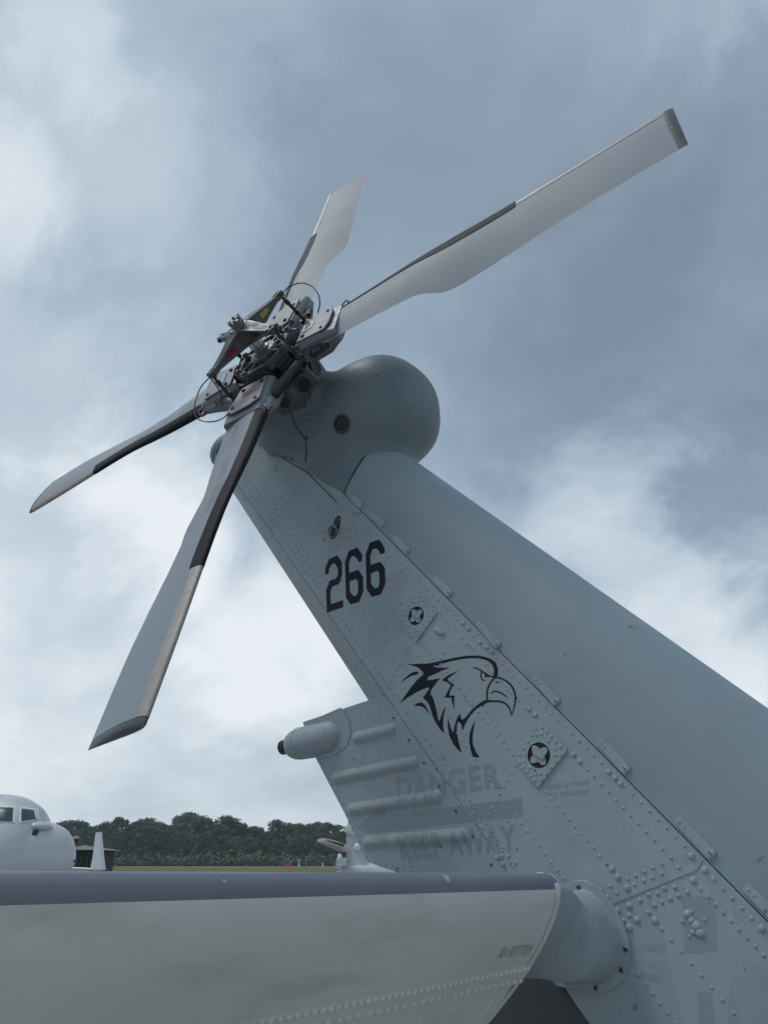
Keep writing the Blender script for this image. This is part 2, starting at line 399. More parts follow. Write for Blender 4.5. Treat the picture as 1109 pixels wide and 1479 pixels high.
# leading edge point opposite a hinge point: walk perpendicular-ish using the first row's direction
ld = (l1[0] - l0[0], l1[1] - l0[1])
def cover_pt(v, th, grow=0.0):
    hx, hz = h0[0] + hv[0] * v, h0[1] + hv[1] * v
    lx, lz = l0[0] + ld[0] * v * 1.12, l0[1] + ld[1] * v * 1.12
    gx, gz = (lx - hx), (lz - hz); g = math.hypot(gx, gz); gx /= g; gz /= g
    st = math.sin(th); ct = math.cos(th)
    e = 0.86
    sn = math.copysign(abs(st) ** e, st); cs = math.copysign(abs(ct) ** e, ct)
    a = .0028 + (g - .0028) * sn
    return L3(hx + gx * a, (S0 + .002 + grow) * cs, hz + gz * a)
b = MB(); rows = []
for i in range(31):
    v = i / 30 * 1.45
    rows.append([cover_pt(v, math.pi * k / 40) for k in range(41)])
b.grid(rows); n = 41
b.add(rows[0], [tuple(range(n))]); b.add(rows[-1], [tuple(range(n))])
cover = b.build('drive_shaft_cover', cover_paint, heli, smooth=50)

# tail boom ahead of the pylon, mostly out of the picture
b = MB(); rows = []
for f, zt, zb, w in [(1.62, -2.02, -3.0, .149), (1.9, -1.98, -3.0, .19), (2.6, -1.95, -3.03, .24), (3.6, -1.93, -3.08, .30), (4.6, -1.92, -3.15, .36)]:
    ring = []
    for k in range(28):
        t = 2 * math.pi * k / 28; c, s2 = math.cos(t), math.sin(t)
        ring.append(L3(f, w * math.copysign(abs(c) ** .6, c), (zt + zb) / 2 + (zt - zb) / 2 * math.copysign(abs(s2) ** .6, s2)))
    rows.append(ring)
b.grid(rows, 0, closed=True); b.add(rows[0], [tuple(range(28))]); b.add(rows[-1], [tuple(range(28))])
boom = b.build('tail_boom', paint, heli, smooth=50)

# ------------------------------------------------------------------ gearbox fairing: one smooth shell
def smin(a, b2, k):
    h = np.clip(0.5 + 0.5 * (b2 - a) / k, 0, 1); return b2 * (1 - h) + a * h - k * h * (1 - h)
L1a, L1b, L1c = px(372, 640, S0), px(446, 684, S0), px(487, 726, S0); L2b = px(551, 659, S0)
def half(P, a, b2):            # signed distance in the (f, z) plane, positive below the line a-b
    dx, dz = b2[0] - a[0], b2[1] - a[1]; ln = math.hypot(dx, dz)
    return -((P[:, 2] - a[1]) * dx - (P[:, 0] - a[0]) * dz) / ln
axis_n = np.array([0, math.cos(CANT), math.sin(CANT)]); hub_l = np.array([0, .356, 0])
def cone_sd(P, t0, r0, t1, r1):
    a = hub_l + axis_n * t0; b2 = hub_l + axis_n * t1; ba = b2 - a; h = np.clip(((P - a) @ ba) / (ba @ ba), 0, 1)
    return np.linalg.norm(P - a - h[:, None] * ba, axis=1) - (r0 + (r1 - r0) * h)
def ell_sd(P, c, r):
    q = (P - np.array(c)) / np.array(r); k = (np.abs(q) ** 2.5).sum(axis=1) ** (1 / 2.5); return (k - 1) * min(r) * .9
BULB = (0.238, -0.02, -0.19); BRAD = (0.256, 0.232, 0.228)
BELLY = px(408, 612, .17)
def gear_sd(P):
    d = ell_sd(P, BULB, BRAD)
    d = smin(d, cone_sd(P, -.40, .185, -.16, .125), .07)
    d = smin(d, ell_sd(P, (BELLY[0], .10, BELLY[1]), (.13, .135, .13)), .05)
    gl = math.hypot(l0[0] - h0[0], l0[1] - h0[1]) * .90; hl_ = math.hypot(*hv)
    q = np.maximum(-((P[:, 0] - h0[0]) * hv[1] - (P[:, 2] - h0[1]) * hv[0]) / hl_, 0) / gl
    sec_ = (np.sqrt(q * q + (P[:, 1] / (S0 + .004)) ** 2) - 1) * (S0 + .004)
    slab = np.maximum.reduce([sec_, half(P, L1a, L1b), half(P, L1b, L1c), half(P, L1c, L2b) , -P[:, 0] - .52, P[:, 0] - .42, P[:, 2] + .10])
    d = smin(d, slab, .11)
    return np.maximum.reduce([d, np.minimum(half(P, L1a, L1b) - .004, 10), half(P, L1b, L1c) - .004, np.where(P[:, 0] < L2b[0] + .02, half(P, L1c, L2b) - .004, -1)]) if False else d
def build_gear():
    bm = bmesh.new(); bmesh.ops.create_icosphere(bm, subdivisions=6, radius=1.0)
    D = np.array([v.co for v in bm.verts]); C = np.array([0.19, 0.0, -0.20]); lo = np.zeros(len(D)); 
    t = np.full(len(D), 0.02); done = np.zeros(len(D), bool); last = t.copy()
    # march outward; the shell is taken as star-shaped about C: keep the last crossing
    ts = np.linspace(0.05, 0.75, 141); prev = gear_sd(C + D * ts[0]); res = np.full(len(D), 0.05)
    for i in range(1, len(ts)):
        cur = gear_sd(C + D * ts[i]); cross = (prev <= 0) & (cur > 0)
        fr = prev / (prev - cur + 1e-12); cross &= ~done; done |= cross; res = np.where(cross, ts[i - 1] + (ts[i] - ts[i - 1]) * fr, res); prev = cur
    for v, dd, r in zip(bm.verts, D, res): p = C + dd * r; v.co = L3(*p)
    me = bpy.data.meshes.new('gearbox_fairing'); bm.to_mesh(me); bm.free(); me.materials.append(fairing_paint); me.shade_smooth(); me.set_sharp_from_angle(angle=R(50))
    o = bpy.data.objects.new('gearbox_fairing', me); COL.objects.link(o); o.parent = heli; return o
gear = build_gear()
def on_gear(x, y):             # the fairing surface point seen at a photograph pixel, and its outward normal
    d = ray(x, y); cam_l = np.array([-(ORG @ f_), -(ORG @ s_), -(ORG @ z_)]); dl = np.array([d @ f_, d @ s_, d @ z_])
    ts = np.linspace(2.0, 3.8, 600); P = cam_l + ts[:, None] * dl; sd_ = gear_sd(P); i = int(np.argmax(sd_ <= 0)); p = P[i]
    g = np.array([gear_sd((p + e)[None])[0] - gear_sd((p - e)[None])[0] for e in np.eye(3) * .004]); g /= np.linalg.norm(g)
    return L3(*p), Vector((g[0], -g[1], g[2]))

# rounded aft tip behind the gearbox, showing left of the lower blade
c = px(322, 655, 0.0); b = MB()
b.ellipsoid(L3(c[0] + .05, 0, c[1]), Vector((.115, 0, .02)), Vector((0, .075, 0)), Vector((-.015, 0, .085)))
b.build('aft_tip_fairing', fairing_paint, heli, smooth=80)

# ------------------------------------------------------------------ rivets
rv = MB(); RV = []; bolts = []
def rivet(x, y, r=.0048, h=.0024, surf=Sbase):
    f, z = pxs(x, y, surf); RV.append((f, surf(f, z), z, r * random.uniform(.86, .99), h * 1.0))
def rrow(x0, y0, x1, y1, n, r=.0045, h=.0024, jit=.25):
    if r < .0039: r *= 1.28; h = .0032
    (fa, za), (fb, zb) = pxs(x0, y0), pxs(x1, y1)          # even spacing on the metal itself
    for i in range(n):
        t = i / max(1, n - 1); f, z = fa + (fb - fa) * t, za + (zb - za) * t
        RV.append((f, Sbase(f, z), z, r * random.uniform(.86, .99), h * random.uniform(.92, 1.08)))
def bolt(x, y, r=.0095, h=.006): bolts.append((x, y, r, h))
# along the aft joint: two staggered rows
rrow(356, 702, 735, 1236, 72, .0046, .003); rrow(366, 702, 470, 850, 22, .003); rrow(600, 1062, 742, 1252, 20, .0045)
# along the hinge joint
rrow(500, 734, 988, 1222, 60, .0047); rrow(512, 752, 690, 945, 20, .0042); rrow(700, 960, 745, 1008, 5, .0045); rrow(838, 1101, 968, 1239, 13, .0048)
# stringer rows
rrow(571, 823, 600, 850, 5, .0042); rrow(430, 705, 470, 752, 8, .003); rrow(398, 735, 476, 846, 15, .003); rrow(372, 655, 352, 690, 7, .003); rrow(379, 662, 358, 697, 7, .003); rrow(395, 672, 372, 722, 8, .003)
rrow(428, 682, 386, 752, 13, .0032); rrow(436, 688, 392, 764, 13, .0032); rrow(415, 735, 478, 812, 13, .003)
rrow(541, 910, 580, 959, 6, .0042); rrow(500, 870, 535, 902, 5, .004); rrow(554, 866, 575, 893, 4, .0042); rrow(609, 930, 626, 951, 4, .0042); rrow(632, 893, 690, 945, 8, .0042)
rrow(590, 935, 560, 992, 8, .0038); rrow(646, 934, 632, 960, 4, .0038); rrow(662, 995, 741, 1090, 12, .0045); rrow(697, 1018, 741, 1090, 8, .0042); rrow(636, 960, 690, 1028, 7, .0038)
rrow(654, 1050, 728, 1158, 12, .0045); rrow(744, 1107, 700, 1186, 9, .0046); rrow(728, 1158, 814, 1269, 11, .0048); rrow(788, 1144, 875, 1247, 11, .0048)
rrow(676, 930, 731, 990, 7, .0042); rrow(738, 1000, 770, 1034, 4, .0046)
# two rows over the lap seam and the rows under it
for q in [(455, 285), (480, 312), (490, 270), (515, 297), (557, 242), (585, 265), (588, 229), (622, 250), (623, 214), (655, 238), (657, 198), (690, 222), (693, 184), (757, 198), (728, 160)]: rivet(700 + q[0] / 2.711, 1180 + q[1] / 2.711, .0055, .003)
for q in [(607, 327), (640, 305), (676, 300), (703, 280), (743, 275), (663, 346), (692, 333), (725, 320), (757, 308), (793, 295), (640, 375), (565, 385), (543, 405)]: rivet(700 + q[0] / 2.711, 1180 + q[1] / 2.711, .0066, .0038)
rrow(955, 1342, 1075, 1482, 9, .0056); rrow(1011, 1284, 1102, 1380, 9, .0056); rrow(1017, 1257, 1099, 1341, 7, .006); rrow(921, 1408, 975, 1478, 6, .0052)
for q in [(772, 410), (860, 403), (808, 370), (800, 467), (855, 465)]: rivet(700 + q[0] / 2.711, 1180 + q[1] / 2.711, .0055, .003)
for q in [(725, 1236), (733, 1237), (736, 1246), (745, 1246), (727, 1247)]: rivet(*q, .006, .0035)
for q in [(497, 203), (520, 235), (557, 278), (518, 366), (565, 348), (665, 405), (595, 403), (565, 433), (815, 248), (808, 153), (860, 208), (1082, 437)]: bolt(700 + q[0] / 2.711, 1180 + q[1] / 2.711, .0084, .0052)
for q in [(764, 1024), (773, 1033), (828, 1090), (837, 1100), (879, 1115), (888, 1124), (896, 1132), (718, 1238), (726, 1248), (703, 935), (710, 941), (693, 928), (669, 900), (677, 908)]: bolt(*q, .0075, .005)
DBL = lambda f, z: S0 + .002
# rivets on the gearbox doubler and round the mooring plate
for i in range(6):
    for j in range(7): 
        if random.random() < .85: rivet(452 + i * 6.2 + j * 3.4 + random.uniform(-.8, .8), 726 - i * 1.0 + j * 7.0 + i * 3.2, .0034, .002, DBL)
rrow(452, 690, 487, 731, 11, .0045)
for (x, y, r, h) in bolts:
    f, z = pxs(x, y); bb = MB(); bb.dome(L3(f, S0, z), STAR, r, h, 12); bb.build('bolt', paint, pylon, smooth=60)
# fairing rivets and screws
ra = MB()
def arow(x0, y0, x1, y1, n, r=.0042, bld=ra, h=.003):
    (fa, za), (fb, zb) = pxs(x0, y0), pxs(x1, y1)
    for i in range(n):
        t = i / max(1, n - 1); f, z = fa + (fb - fa) * t, za + (zb - za) * t; bld.dome(L3(f, Sbase(f, z) - .001, z), STAR, r, h, 7)
arow(538, 1013, 486, 1031, 9); arow(460, 1098, 500, 1170, 9); arow(500, 1176, 528, 1236, 7); arow(533, 1242, 600, 1259, 9)
arow(508, 1084, 516, 1108, 3); arow(527, 1126, 538, 1155, 4); arow(553, 1174, 570, 1205, 5); arow(580, 1224, 594, 1250, 4)
ra.build('rivet_rows', paint, aft, smooth=60, kind='stuff')
sc = MB()
for (x, y) in [(568, 1037), (590, 1069), (612, 1102), (634, 1135), (658, 1171), (682, 1208), (709, 1249)]: f, z = pxs(x, y); sc.dome(L3(f, Sbase(f, z) - .001, z), STAR, .0045, .0025, 8)
sc.build('screw_row', screw_dark, aft, smooth=60, kind='stuff')
sc = MB()
for i in range(9):
    z = -.42 + (ZN + .45) * i / 8; f = pan(z) - .022; sc.dome(L3(f, S0 - (S0 - STE) * .3, z), STAR, .0045, .0025, 8)
sc.build('screw_row', screw_dark, te, smooth=60, kind='stuff')

# lap seam across the pylon foot: a raised lower skin edge
a, c = pxs(881, 1304), pxs(1003, 1255); e = pxs(1012, 1241)
seam = MB()
for p, q in ((a, c), (c, e)):
    d = Vector((q[0] - p[0], 0, q[1] - p[1])).normalized(); up = Vector((0, 0, 1)) - d * d.z; up.normalize()
    P, Q = L3(p[0], S0, p[1]), L3(q[0], S0, q[1])
    seam.hexa([P - up * .004 , Q - up * .004, Q, P, P - up * .004 + STAR * .002, Q - up * .004 + STAR * .002, Q + STAR * .002, P + STAR * .002])
seam.build('lap_seam', paint, pylon, smooth=None)

# ------------------------------------------------------------------ flat markings laid on the metal
def cut_grid(tris_v, tris_f, step):
    bm = bmesh.new(); vs = [bm.verts.new((v[0], v[1], 0)) for v in tris_v]
    for f in tris_f:
        try: bm.faces.new([vs[i] for i in f])
        except ValueError: pass
    xs = [v[0] for v in tris_v]; ys = [v[1] for v in tris_v]
    for ax, lo, hi in ((0, min(xs), max(xs)), (1, min(ys), max(ys))):
        k = lo + step
        while k < hi:
            no = (1, 0, 0) if ax == 0 else (0, 1, 0); co = (k, 0, 0) if ax == 0 else (0, k, 0)
            bmesh.ops.bisect_plane(bm, geom=bm.verts[:] + bm.edges[:] + bm.faces[:], plane_co=co, plane_no=no, dist=1e-6); k += step
    z1, z2 = -.3, -1.9
    d = Vector((pan(z2) - pan(z1), z2 - z1, 0)).normalized()
    bmesh.ops.bisect_plane(bm, geom=bm.verts[:] + bm.edges[:] + bm.faces[:], plane_co=(pan(z1), z1, 0), plane_no=(-d.y, d.x, 0), dist=1e-6)
    bm.verts.index_update(); V = [(v.co.x, v.co.y) for v in bm.verts]; Fc = [[v.index for v in f.verts] for f in bm.faces]; bm.free(); return V, Fc
def marking(name, polys, m, parent, step=None, off=.0003, surf=Sall, label=None):
    b = MB()
    for loops in polys:                         # each: list of loops (outline, holes) of (f, z)
        v = [p for lp in loops for p in lp]; t = tessellate_polygon([[Vector((p[0], p[1], 0)) for p in lp] for lp in loops])
        if step: v, t = cut_grid(v, t, step)
        b.add([L3(p[0], surf(*p) + off, p[1]) for p in v], t)
    o = b.build(name, m, parent, smooth=70)
    if label: o['label'] = label
    return o
def C4(L): return [px(460 + x / 10.08, 770 + y / 10.08, S0) for x, y in L]
two = [(100, 605), (97, 515), (155, 375), (275, 322), (340, 420), (345, 600), (300, 740), (200, 780), (172, 860), (180, 1035), (360, 975), (360, 1080), (122, 1160), (112, 830), (165, 690), (255, 660), (283, 600), (280, 510), (235, 440), (195, 450), (155, 520), (152, 585)]
six = [(585, 425), (570, 385), (520, 330), (475, 345), (442, 440), (448, 578), (580, 535), (648, 640), (652, 850), (595, 1000), (468, 1040), (400, 940), (385, 420), (440, 260), (565, 210), (635, 310), (635, 405)]
six_h = [(452, 705), (545, 668), (572, 700), (577, 850), (560, 900), (512, 920), (460, 855)]
sixb = [(900, 312), (880, 260), (840, 222), (785, 240), (752, 330), (758, 462), (900, 415), (968, 510), (975, 730), (910, 890), (775, 930), (700, 820), (687, 300), (750, 135), (885, 95), (962, 210), (965, 290)]
sixb_h = [(762, 590), (850, 548), (882, 575), (888, 735), (865, 790), (820, 808), (768, 745)]
for lp, nm in (([C4(two)], 'numeral_two'), ([C4(six), C4(six_h)], 'numeral_six'), ([C4(sixb), C4(sixb_h)], 'numeral_six')):
    marking(nm, [lp], navy, pylon, surf=lambda f, z: S0)
def c1(L): return [(570 + x / 11.09, 935 + y / 11.09) for x, y in L]
def c2(L): return [(660 + x / 11.09, 935 + y / 11.09) for x, y in L]
def c3(L): return [(600 + x / 11.09, 1000 + y / 11.09) for x, y in L]
mass = (c1([(200, 272), (400, 262), (540, 258), (690, 228), (900, 178), (998, 158)]) + c2([(60, 150), (140, 135), (300, 130), (420, 145), (540, 185), (620, 245), (655, 340), (650, 440), (635, 490), (580, 500), (560, 480), (590, 430), (590, 360), (570, 290), (520, 235), (450, 200), (360, 178), (200, 175), (60, 190)])
        + c1([(998, 205), (900, 222), (700, 280), (610, 303), (680, 325), (890, 322), (760, 370), (640, 430), (540, 470), (520, 505), (545, 530), (730, 492), (650, 590), (580, 690), (575, 750), (620, 820), (640, 900)])
        + c3([(335, 280), (365, 440), (385, 455), (410, 380), (440, 290), (490, 235), (455, 340), (440, 460), (445, 560), (460, 655), (390, 590), (320, 480), (265, 360), (235, 240), (190, 150)])
        + c1([(450, 810), (500, 740), (555, 655), (540, 640), (460, 665), (330, 730), (200, 810), (85, 895), (160, 780), (260, 640), (360, 520), (440, 450), (465, 425), (440, 380), (370, 320), (290, 295)]))
leafs = [c1([(80, 575), (150, 500), (250, 420), (320, 388), (370, 392), (388, 412), (350, 435), (260, 460), (160, 520)]),
         c1([(300, 940), (360, 895), (430, 880), (480, 920), (530, 1000), (565, 1075), (510, 1010), (460, 960), (400, 940)]),
         c1([(1025, 370), (930, 440), (850, 500), (850, 520), (890, 560), (955, 600), (915, 640), (885, 710), (875, 770), (970, 775), (950, 810), (950, 900), (955, 1000), (925, 900), (905, 805), (795, 805), (840, 720), (885, 640), (895, 605), (850, 565), (750, 525), (820, 470), (900, 425)]),
         c2([(235, 332), (290, 316), (360, 345), (440, 395), (520, 445), (580, 470), (575, 492), (520, 472), (438, 478), (445, 440), (420, 410), (395, 410), (390, 450), (400, 500), (430, 520), (470, 518), (430, 540), (390, 525), (370, 480), (370, 420), (385, 390), (330, 350), (280, 338)]),
         c3([(1109, 125), (1000, 190), (900, 280), (810, 390), (760, 435), (735, 430), (720, 385), (718, 335), (670, 400), (635, 490), (615, 600), (605, 650), (560, 560), (535, 460), (522, 390), (513, 520), (540, 690), (600, 820), (680, 920), (740, 972), (700, 830), (675, 720), (660, 600), (665, 500), (690, 470), (720, 490), (740, 550), (755, 610), (780, 540), (820, 460), (880, 370), (970, 270), (1109, 180)]),
         c3([(955, 450), (900, 560), (865, 660), (860, 780), (880, 920), (920, 1035), (1030, 1042), (970, 960), (920, 840), (910, 720), (930, 590)]),
         c2([(607, 545), (640, 545), (680, 570), (640, 568), (610, 560)]),
         c2([(540, 735), (560, 705), (620, 690), (700, 715), (780, 770), (835, 825), (760, 780), (690, 735), (620, 710), (570, 718), (550, 745)])]
def stroke(P, W):
    l, r = [], []
    for i, p in enumerate(P):
        t = (Vector(P[min(i + 1, len(P) - 1)]) - Vector(P[max(i - 1, 0)])).normalized(); nn = Vector((-t.y, t.x)) * W[i] / 2
        l.append((p[0] + nn.x, p[1] + nn.y)); r.append((p[0] - nn.x, p[1] - nn.y))
    return l + r[::-1]
strokes = [c2(stroke([(600, 490), (660, 486), (720, 500), (790, 540), (860, 600), (912, 690), (935, 790), (925, 900), (900, 1000), (870, 1095)], [20, 22, 24, 28, 32, 30, 26, 22, 18, 6])),
           c2(stroke([(594, 496), (530, 570), (492, 650), (478, 730), (480, 800), (492, 870)], [24, 24, 26, 26, 26, 30])),
           c2(stroke([(436, 878), (480, 862), (560, 862), (640, 860), (720, 872), (790, 910), (835, 970), (860, 1040), (870, 1100)], [60, 40, 32, 30, 28, 26, 24, 18, 6]))]
to_pl = lambda L: [px(x, y, S0) for x, y in L]
emb = MB()
for k, lp in enumerate([mass] + leafs + strokes):
    q = to_pl(lp); t = tessellate_polygon([[Vector((p[0], p[1], 0)) for p in q]])
    emb.add([L3(p[0], S0 + .0003 + .00004 * k, p[1]) for p in q], t)
e = emb.build('eagle_emblem', navy, pylon, smooth=None); e['label'] = 'dark blue eagle head emblem'

def inside(p, poly):
    c = False; n = len(poly)
    for i in range(n):
        (x1, y1), (x2, y2) = poly[i], poly[i - 1]
        if (y1 > p[1]) != (y2 > p[1]) and p[0] < (x2 - x1) * (p[1] - y1) / (y2 - y1) + x1: c = not c
    return c
DARKP = [(C4(two), None), (C4(six), C4(six_h)), (C4(sixb), C4(sixb_h))] + [(to_pl(q), None) for q in [mass] + leafs + strokes]
rvd = MB()
for (f, s0, z, r, h) in RV:
    dk = any(inside((f, z), a) and not (hl0 and inside((f, z), hl0)) for a, hl0 in DARKP)
    (rvd if dk else rv).dome(L3(f, s0, z), STAR, r, h, 7)
rv.build('rivet_rows', rivet_paint, pylon, smooth=60, kind='stuff'); rvd.build('overpainted_rivets', navy, pylon, smooth=60, kind='stuff')
def text_polys(txt, spacing=1.0, bold=.022):
    cu = bpy.data.curves.new('txt', 'FONT'); cu.body = txt; cu.resolution_u = 4; cu.space_character = spacing; cu.offset = bold
    o = bpy.data.objects.new('txt', cu); COL.objects.link(o); dg = bpy.context.evaluated_depsgraph_get(); dg.update()
    me = o.evaluated_get(dg).to_mesh(); V = [(v.co.x, v.co.y) for v in me.vertices]; Fc = [tuple(p.vertices) for p in me.polygons]
    o.to_mesh_clear(); bpy.data.objects.remove(o); bpy.data.curves.remove(cu); return V, Fc
def text_on(name, txt, tl, br_, m, parent, surf=Sall, step=.006, off=.00035, mapper=None, spacing=1.12, bold=.034):
    V, Fc = text_polys(txt, spacing, bold); x0, x1 = min(v[0] for v in V), max(v[0] for v in V); y0, y1 = min(v[1] for v in V), max(v[1] for v in V)
    V = [(tl[0] + (v[0] - x0) / (x1 - x0) * (br_[0] - tl[0]), br_[1] + (v[1] - y0) / (y1 - y0) * (tl[1] - br_[1])) for v in V]
    if step: V, Fc = cut_grid(V, Fc, step)
    b = MB(); b.add([mapper(*p) if mapper else L3(p[0], surf(*p) + off, p[1]) for p in V], Fc); return b.build(name, m, parent, smooth=70)
text_on('danger_lettering', 'DANGER', pxs(571, 1124), (pxs(722, 1106)[0], pxs(571, 1160)[1]), ghost, pylon)
text_on('keep_away_lettering', 'KEEP AWAY', pxs(576, 1208), (pxs(744, 1193)[0], pxs(576, 1244)[1]), ghost, pylon)
zt, zb2, fr, fl = pxs(753, 1153)[1], pxs(753, 1180)[1], pxs(753, 1153)[0], pxs(556, 1172)[0]
za = pxs(514, 1189)
zm = (zt + zb2) / 2; hh = abs(pxs(554, 1155)[1] - pxs(554, 1214)[1]) / 2
marking('danger_arrow', [[[(fr, zt), (fl, zt), (fl, zm + hh), (za[0], zm), (fl, zm - hh), (fl, zb2), (fr, zb2)]]], ghost, pylon, step=.006, off=.0003)
text_on('release_lettering', 'PUSH & TURN', pxs(789, 1134), (pxs(850, 1131)[0], pxs(789, 1141)[1]), ghost, pylon, step=None)
text_on('release_lettering', 'TO RELEASE', pxs(791, 1146), (pxs(850, 1145)[0], pxs(791, 1153)[1]), ghost, pylon, step=None)
def quad(pts): return [[[px(x, y, S0) for x, y in pts]]]
for q, m in [([(984, 1294), (1030, 1296), (1036, 1374), (990, 1376)], patch_dark), ([(948, 1305), (982, 1302), (986, 1378), (1018, 1380), (1056, 1302), (1075, 1410), (1055, 1412), (1050, 1479), (985, 1479), (958, 1350)], patch_light), ([(926, 1364), (956, 1366), (956, 1375), (927, 1373)], patch_dark), ([(925, 1404), (955, 1409), (955, 1417), (925, 1413)], patch_dark), ([(1006, 1432), (1027, 1433), (1034, 1490), (1010, 1490)], patch_dark)]:
    marking('repainted_patch', quad(q), m, pylon, off=.0002 if m is patch_light else .0003)

# ------------------------------------------------------------------ access plates, mooring ring, small fittings
def circ(c, r, n=28): return [(c[0] + r * math.cos(2 * math.pi * k / n), c[1] + r * math.sin(2 * math.pi * k / n)) for k in range(n)]
def plate(corners, centre, rad, name):
    P = [px(x, y, S0) for x, y in corners]; c = px(*centre, S0); out = []
    for i in range(4):                      # rounded corners
        p, q, r = Vector(P[i]), Vector(P[i - 1]), Vector(P[(i + 1) % 4])
        a = p + (q - p).normalized() * .010; b2 = p + (r - p).normalized() * .010
        for t in (0, .25, .5, .75, 1): out.append(tuple((a * (1 - t) + p * t) * (1 - t) + (p * (1 - t) + b2 * t) * t))
    hl = circ(c, rad); t = tessellate_polygon([[Vector((*p, 0)) for p in out], [Vector((*p, 0)) for p in hl[::-1]]]); V = out + hl[::-1]; T = .005
    b = MB(); b.add([L3(p[0], S0 + T, p[1]) for p in V], t)
    n = len(out); b.add([L3(p[0], S0 + T, p[1]) for p in out] + [L3(p[0], S0 - .001, p[1]) for p in out], [(i, (i + 1) % n, (i + 1) % n + n, i + n) for i in range(n)])
    n = len(hl); b.add([L3(p[0], S0 + T, p[1]) for p in hl] + [L3(p[0], S0 + .0006, p[1]) for p in hl], [(i, (i + 1) % n, (i + 1) % n + n, i + n) for i in range(n)], 1)
    b.add([L3(p[0], S0 + .0006, p[1]) for p in hl], [tuple(range(n))], 1)
    # four-lobed key inside the recess
    lob = []
    for k in range(48):
        a = 2 * math.pi * k / 48; rr = rad * (.70 + .20 * math.cos(4 * (a - .5))); lob.append((c[0] + rr * math.cos(a), c[1] + rr * math.sin(a)))
    b.prism([L3(p[0], S0 + .0008, p[1]) for p in lob], STAR * .0045)
    u = Vector((math.cos(-.65), 0, math.sin(-.65))); w = Vector((-u.z, 0, u.x))
    b.box(L3(c[0], S0 + .0075, c[1]) + w * rad * .12, u * rad * .52, w * rad * .24, STAR * .0025)
    # rivets round the rim
    for i in range(4):
        p, q = Vector(P[i]), Vector(P[(i + 1) % 4]); cc = Vector(c)
        for t in (.14, .32, .5, .68, .86):
            for ins in ((.13,) if t in (.32, .68) else (.13, .34)):
                g = (p * (1 - t) + q * t) * (1 - ins) + cc * ins
                if (g - cc).length > rad * 1.16: b.dome(L3(g.x, S0 + T, g.y), STAR, .0052 * (rad / .036), .003, 8)
    return b.build(name, [paint, hole], pylon, smooth=40)
plate([(604, 854), (633, 884), (601, 929), (576, 893)], (602, 890), .031, 'access_plate')
plate([(779, 1039), (821, 1083), (777, 1139), (743, 1098)], (779, 1091), .034, 'access_plate')
def flat_plate(pts, T, name, m, parent):
    b = MB(); b.prism([L3(*[px(x, y, S0)[0], S0 - .0005, px(x, y, S0)[1]]) for x, y in pts], STAR * T); return b.build(name, m, parent, smooth=30, bevel=.0012)
flat_plate([(444, 742), (472, 700), (488, 728), (512, 757), (507, 763), (497, 768), (490, 785), (487, 793), (482, 792)], .002, 'mooring_doubler', paint, pylon)
c = px(485, 762, S0); b = MB()
ov = [(c[0] + .034 * math.cos(a) * .62 + .034 * math.sin(a) * .45, c[1] + .044 * math.sin(a)) for a in [2 * math.pi * k / 24 for k in range(24)]]
b.prism([L3(p[0], S0 + .0018, p[1]) for p in ov], STAR * .001, 0); b.build('mooring_recess', hole, pylon, smooth=None)
b = MB(); rc = Vector((c[0] - .008, 0, c[1] - .016)); b.tube([L3(rc.x + .020 * math.cos(a), S0 + .010 + .004 * math.sin(a), rc.z + .022 * math.sin(a)) for a in [2 * math.pi * k / 20 for k in range(21)]], .0034)
b.cyl(L3(c[0] + .004, S0 + .001, c[1] + .008), L3(c[0] + .001, S0 + .014, c[1] + .002), .008); b.build('mooring_ring', [steel], pylon, smooth=60)
for q in [(516, 738), (634, 912)]:
    f, z = px(*q, S0); bb = MB(); bb.ellipsoid(L3(f, S0, z), Vector((.018, 0, -.016)), Vector((.007, 0, .008)), STAR * .010); bb.build('fluid_drain', paint, pylon, smooth=80)
f, z = px(1002, 1335, S0); bb = MB()
for dx, dz, r in [(-.010, .020, .010), (.003, -.004, .012), (-.004, .007, .009), (.009, -.018, .011), (-.006, -.016, .006)]: bb.ellipsoid(L3(f + dx, S0, z + dz), Vector((r, 0, 0)), Vector((0, 0, r)), STAR * .006, 14, 8)
bb.build('ground_stud', paint, pylon, smooth=80)

# latches on the shaft cover
hd = Vector((hv[0], 0, hv[1])).normalized(); hn = Vector((-hd.z, 0, hd.x)); 
for i, (p0, p1) in enumerate([((503, 713), (521, 730)), ((532, 739), (552, 757)), ((570, 777), (588, 796)), ((628, 837), (649, 857)), ((692, 902), (719, 931)), ((774, 981), (803, 1013)), ((867, 1072), (903, 1111)), ((980, 1186), (1026, 1233)), ((1079, 1284), (1135, 1340))]):
    a, c = px(*p0, S0 + .003), px(*p1, S0 + .003); A = L3(a[0], S0 + .0005, a[1]); Cc = L3(c[0], S0 + .0005, c[1]); u = (Cc - A).normalized(); w = u.cross(STAR)
    r0, r1 = .0105, .0135; out = []
    for k in range(9): t = math.pi * k / 8; out.append(A - u * math.sin(t) * r0 * .8 + w * math.cos(t) * r0)
    for k in range(9): t = math.pi * k / 8; out.append(Cc + u * math.sin(t) * r1 * .8 - w * math.cos(t) * r1)
    b = MB(); b.prism(out, STAR * .006)
    if i > 1 or i == 0:
        q = Cc if i else A
        b.lathe(q + STAR * .006, STAR, [(0, .0095), (.0012, .0095), (.002, .0075)], 14, 1); b.box(q + STAR * .0082, u * .007, w * .0012, STAR * .0006, 2)
    b.dome(A + STAR * .006 + u * .002, STAR, .004, .002, 8, 0); b.dome(A + STAR * .006 + u * .016, STAR, .004, .002, 8, 0)
    b.build('latch', [paint, paint, screw_dark], cover, smooth=40, bevel=.0008)
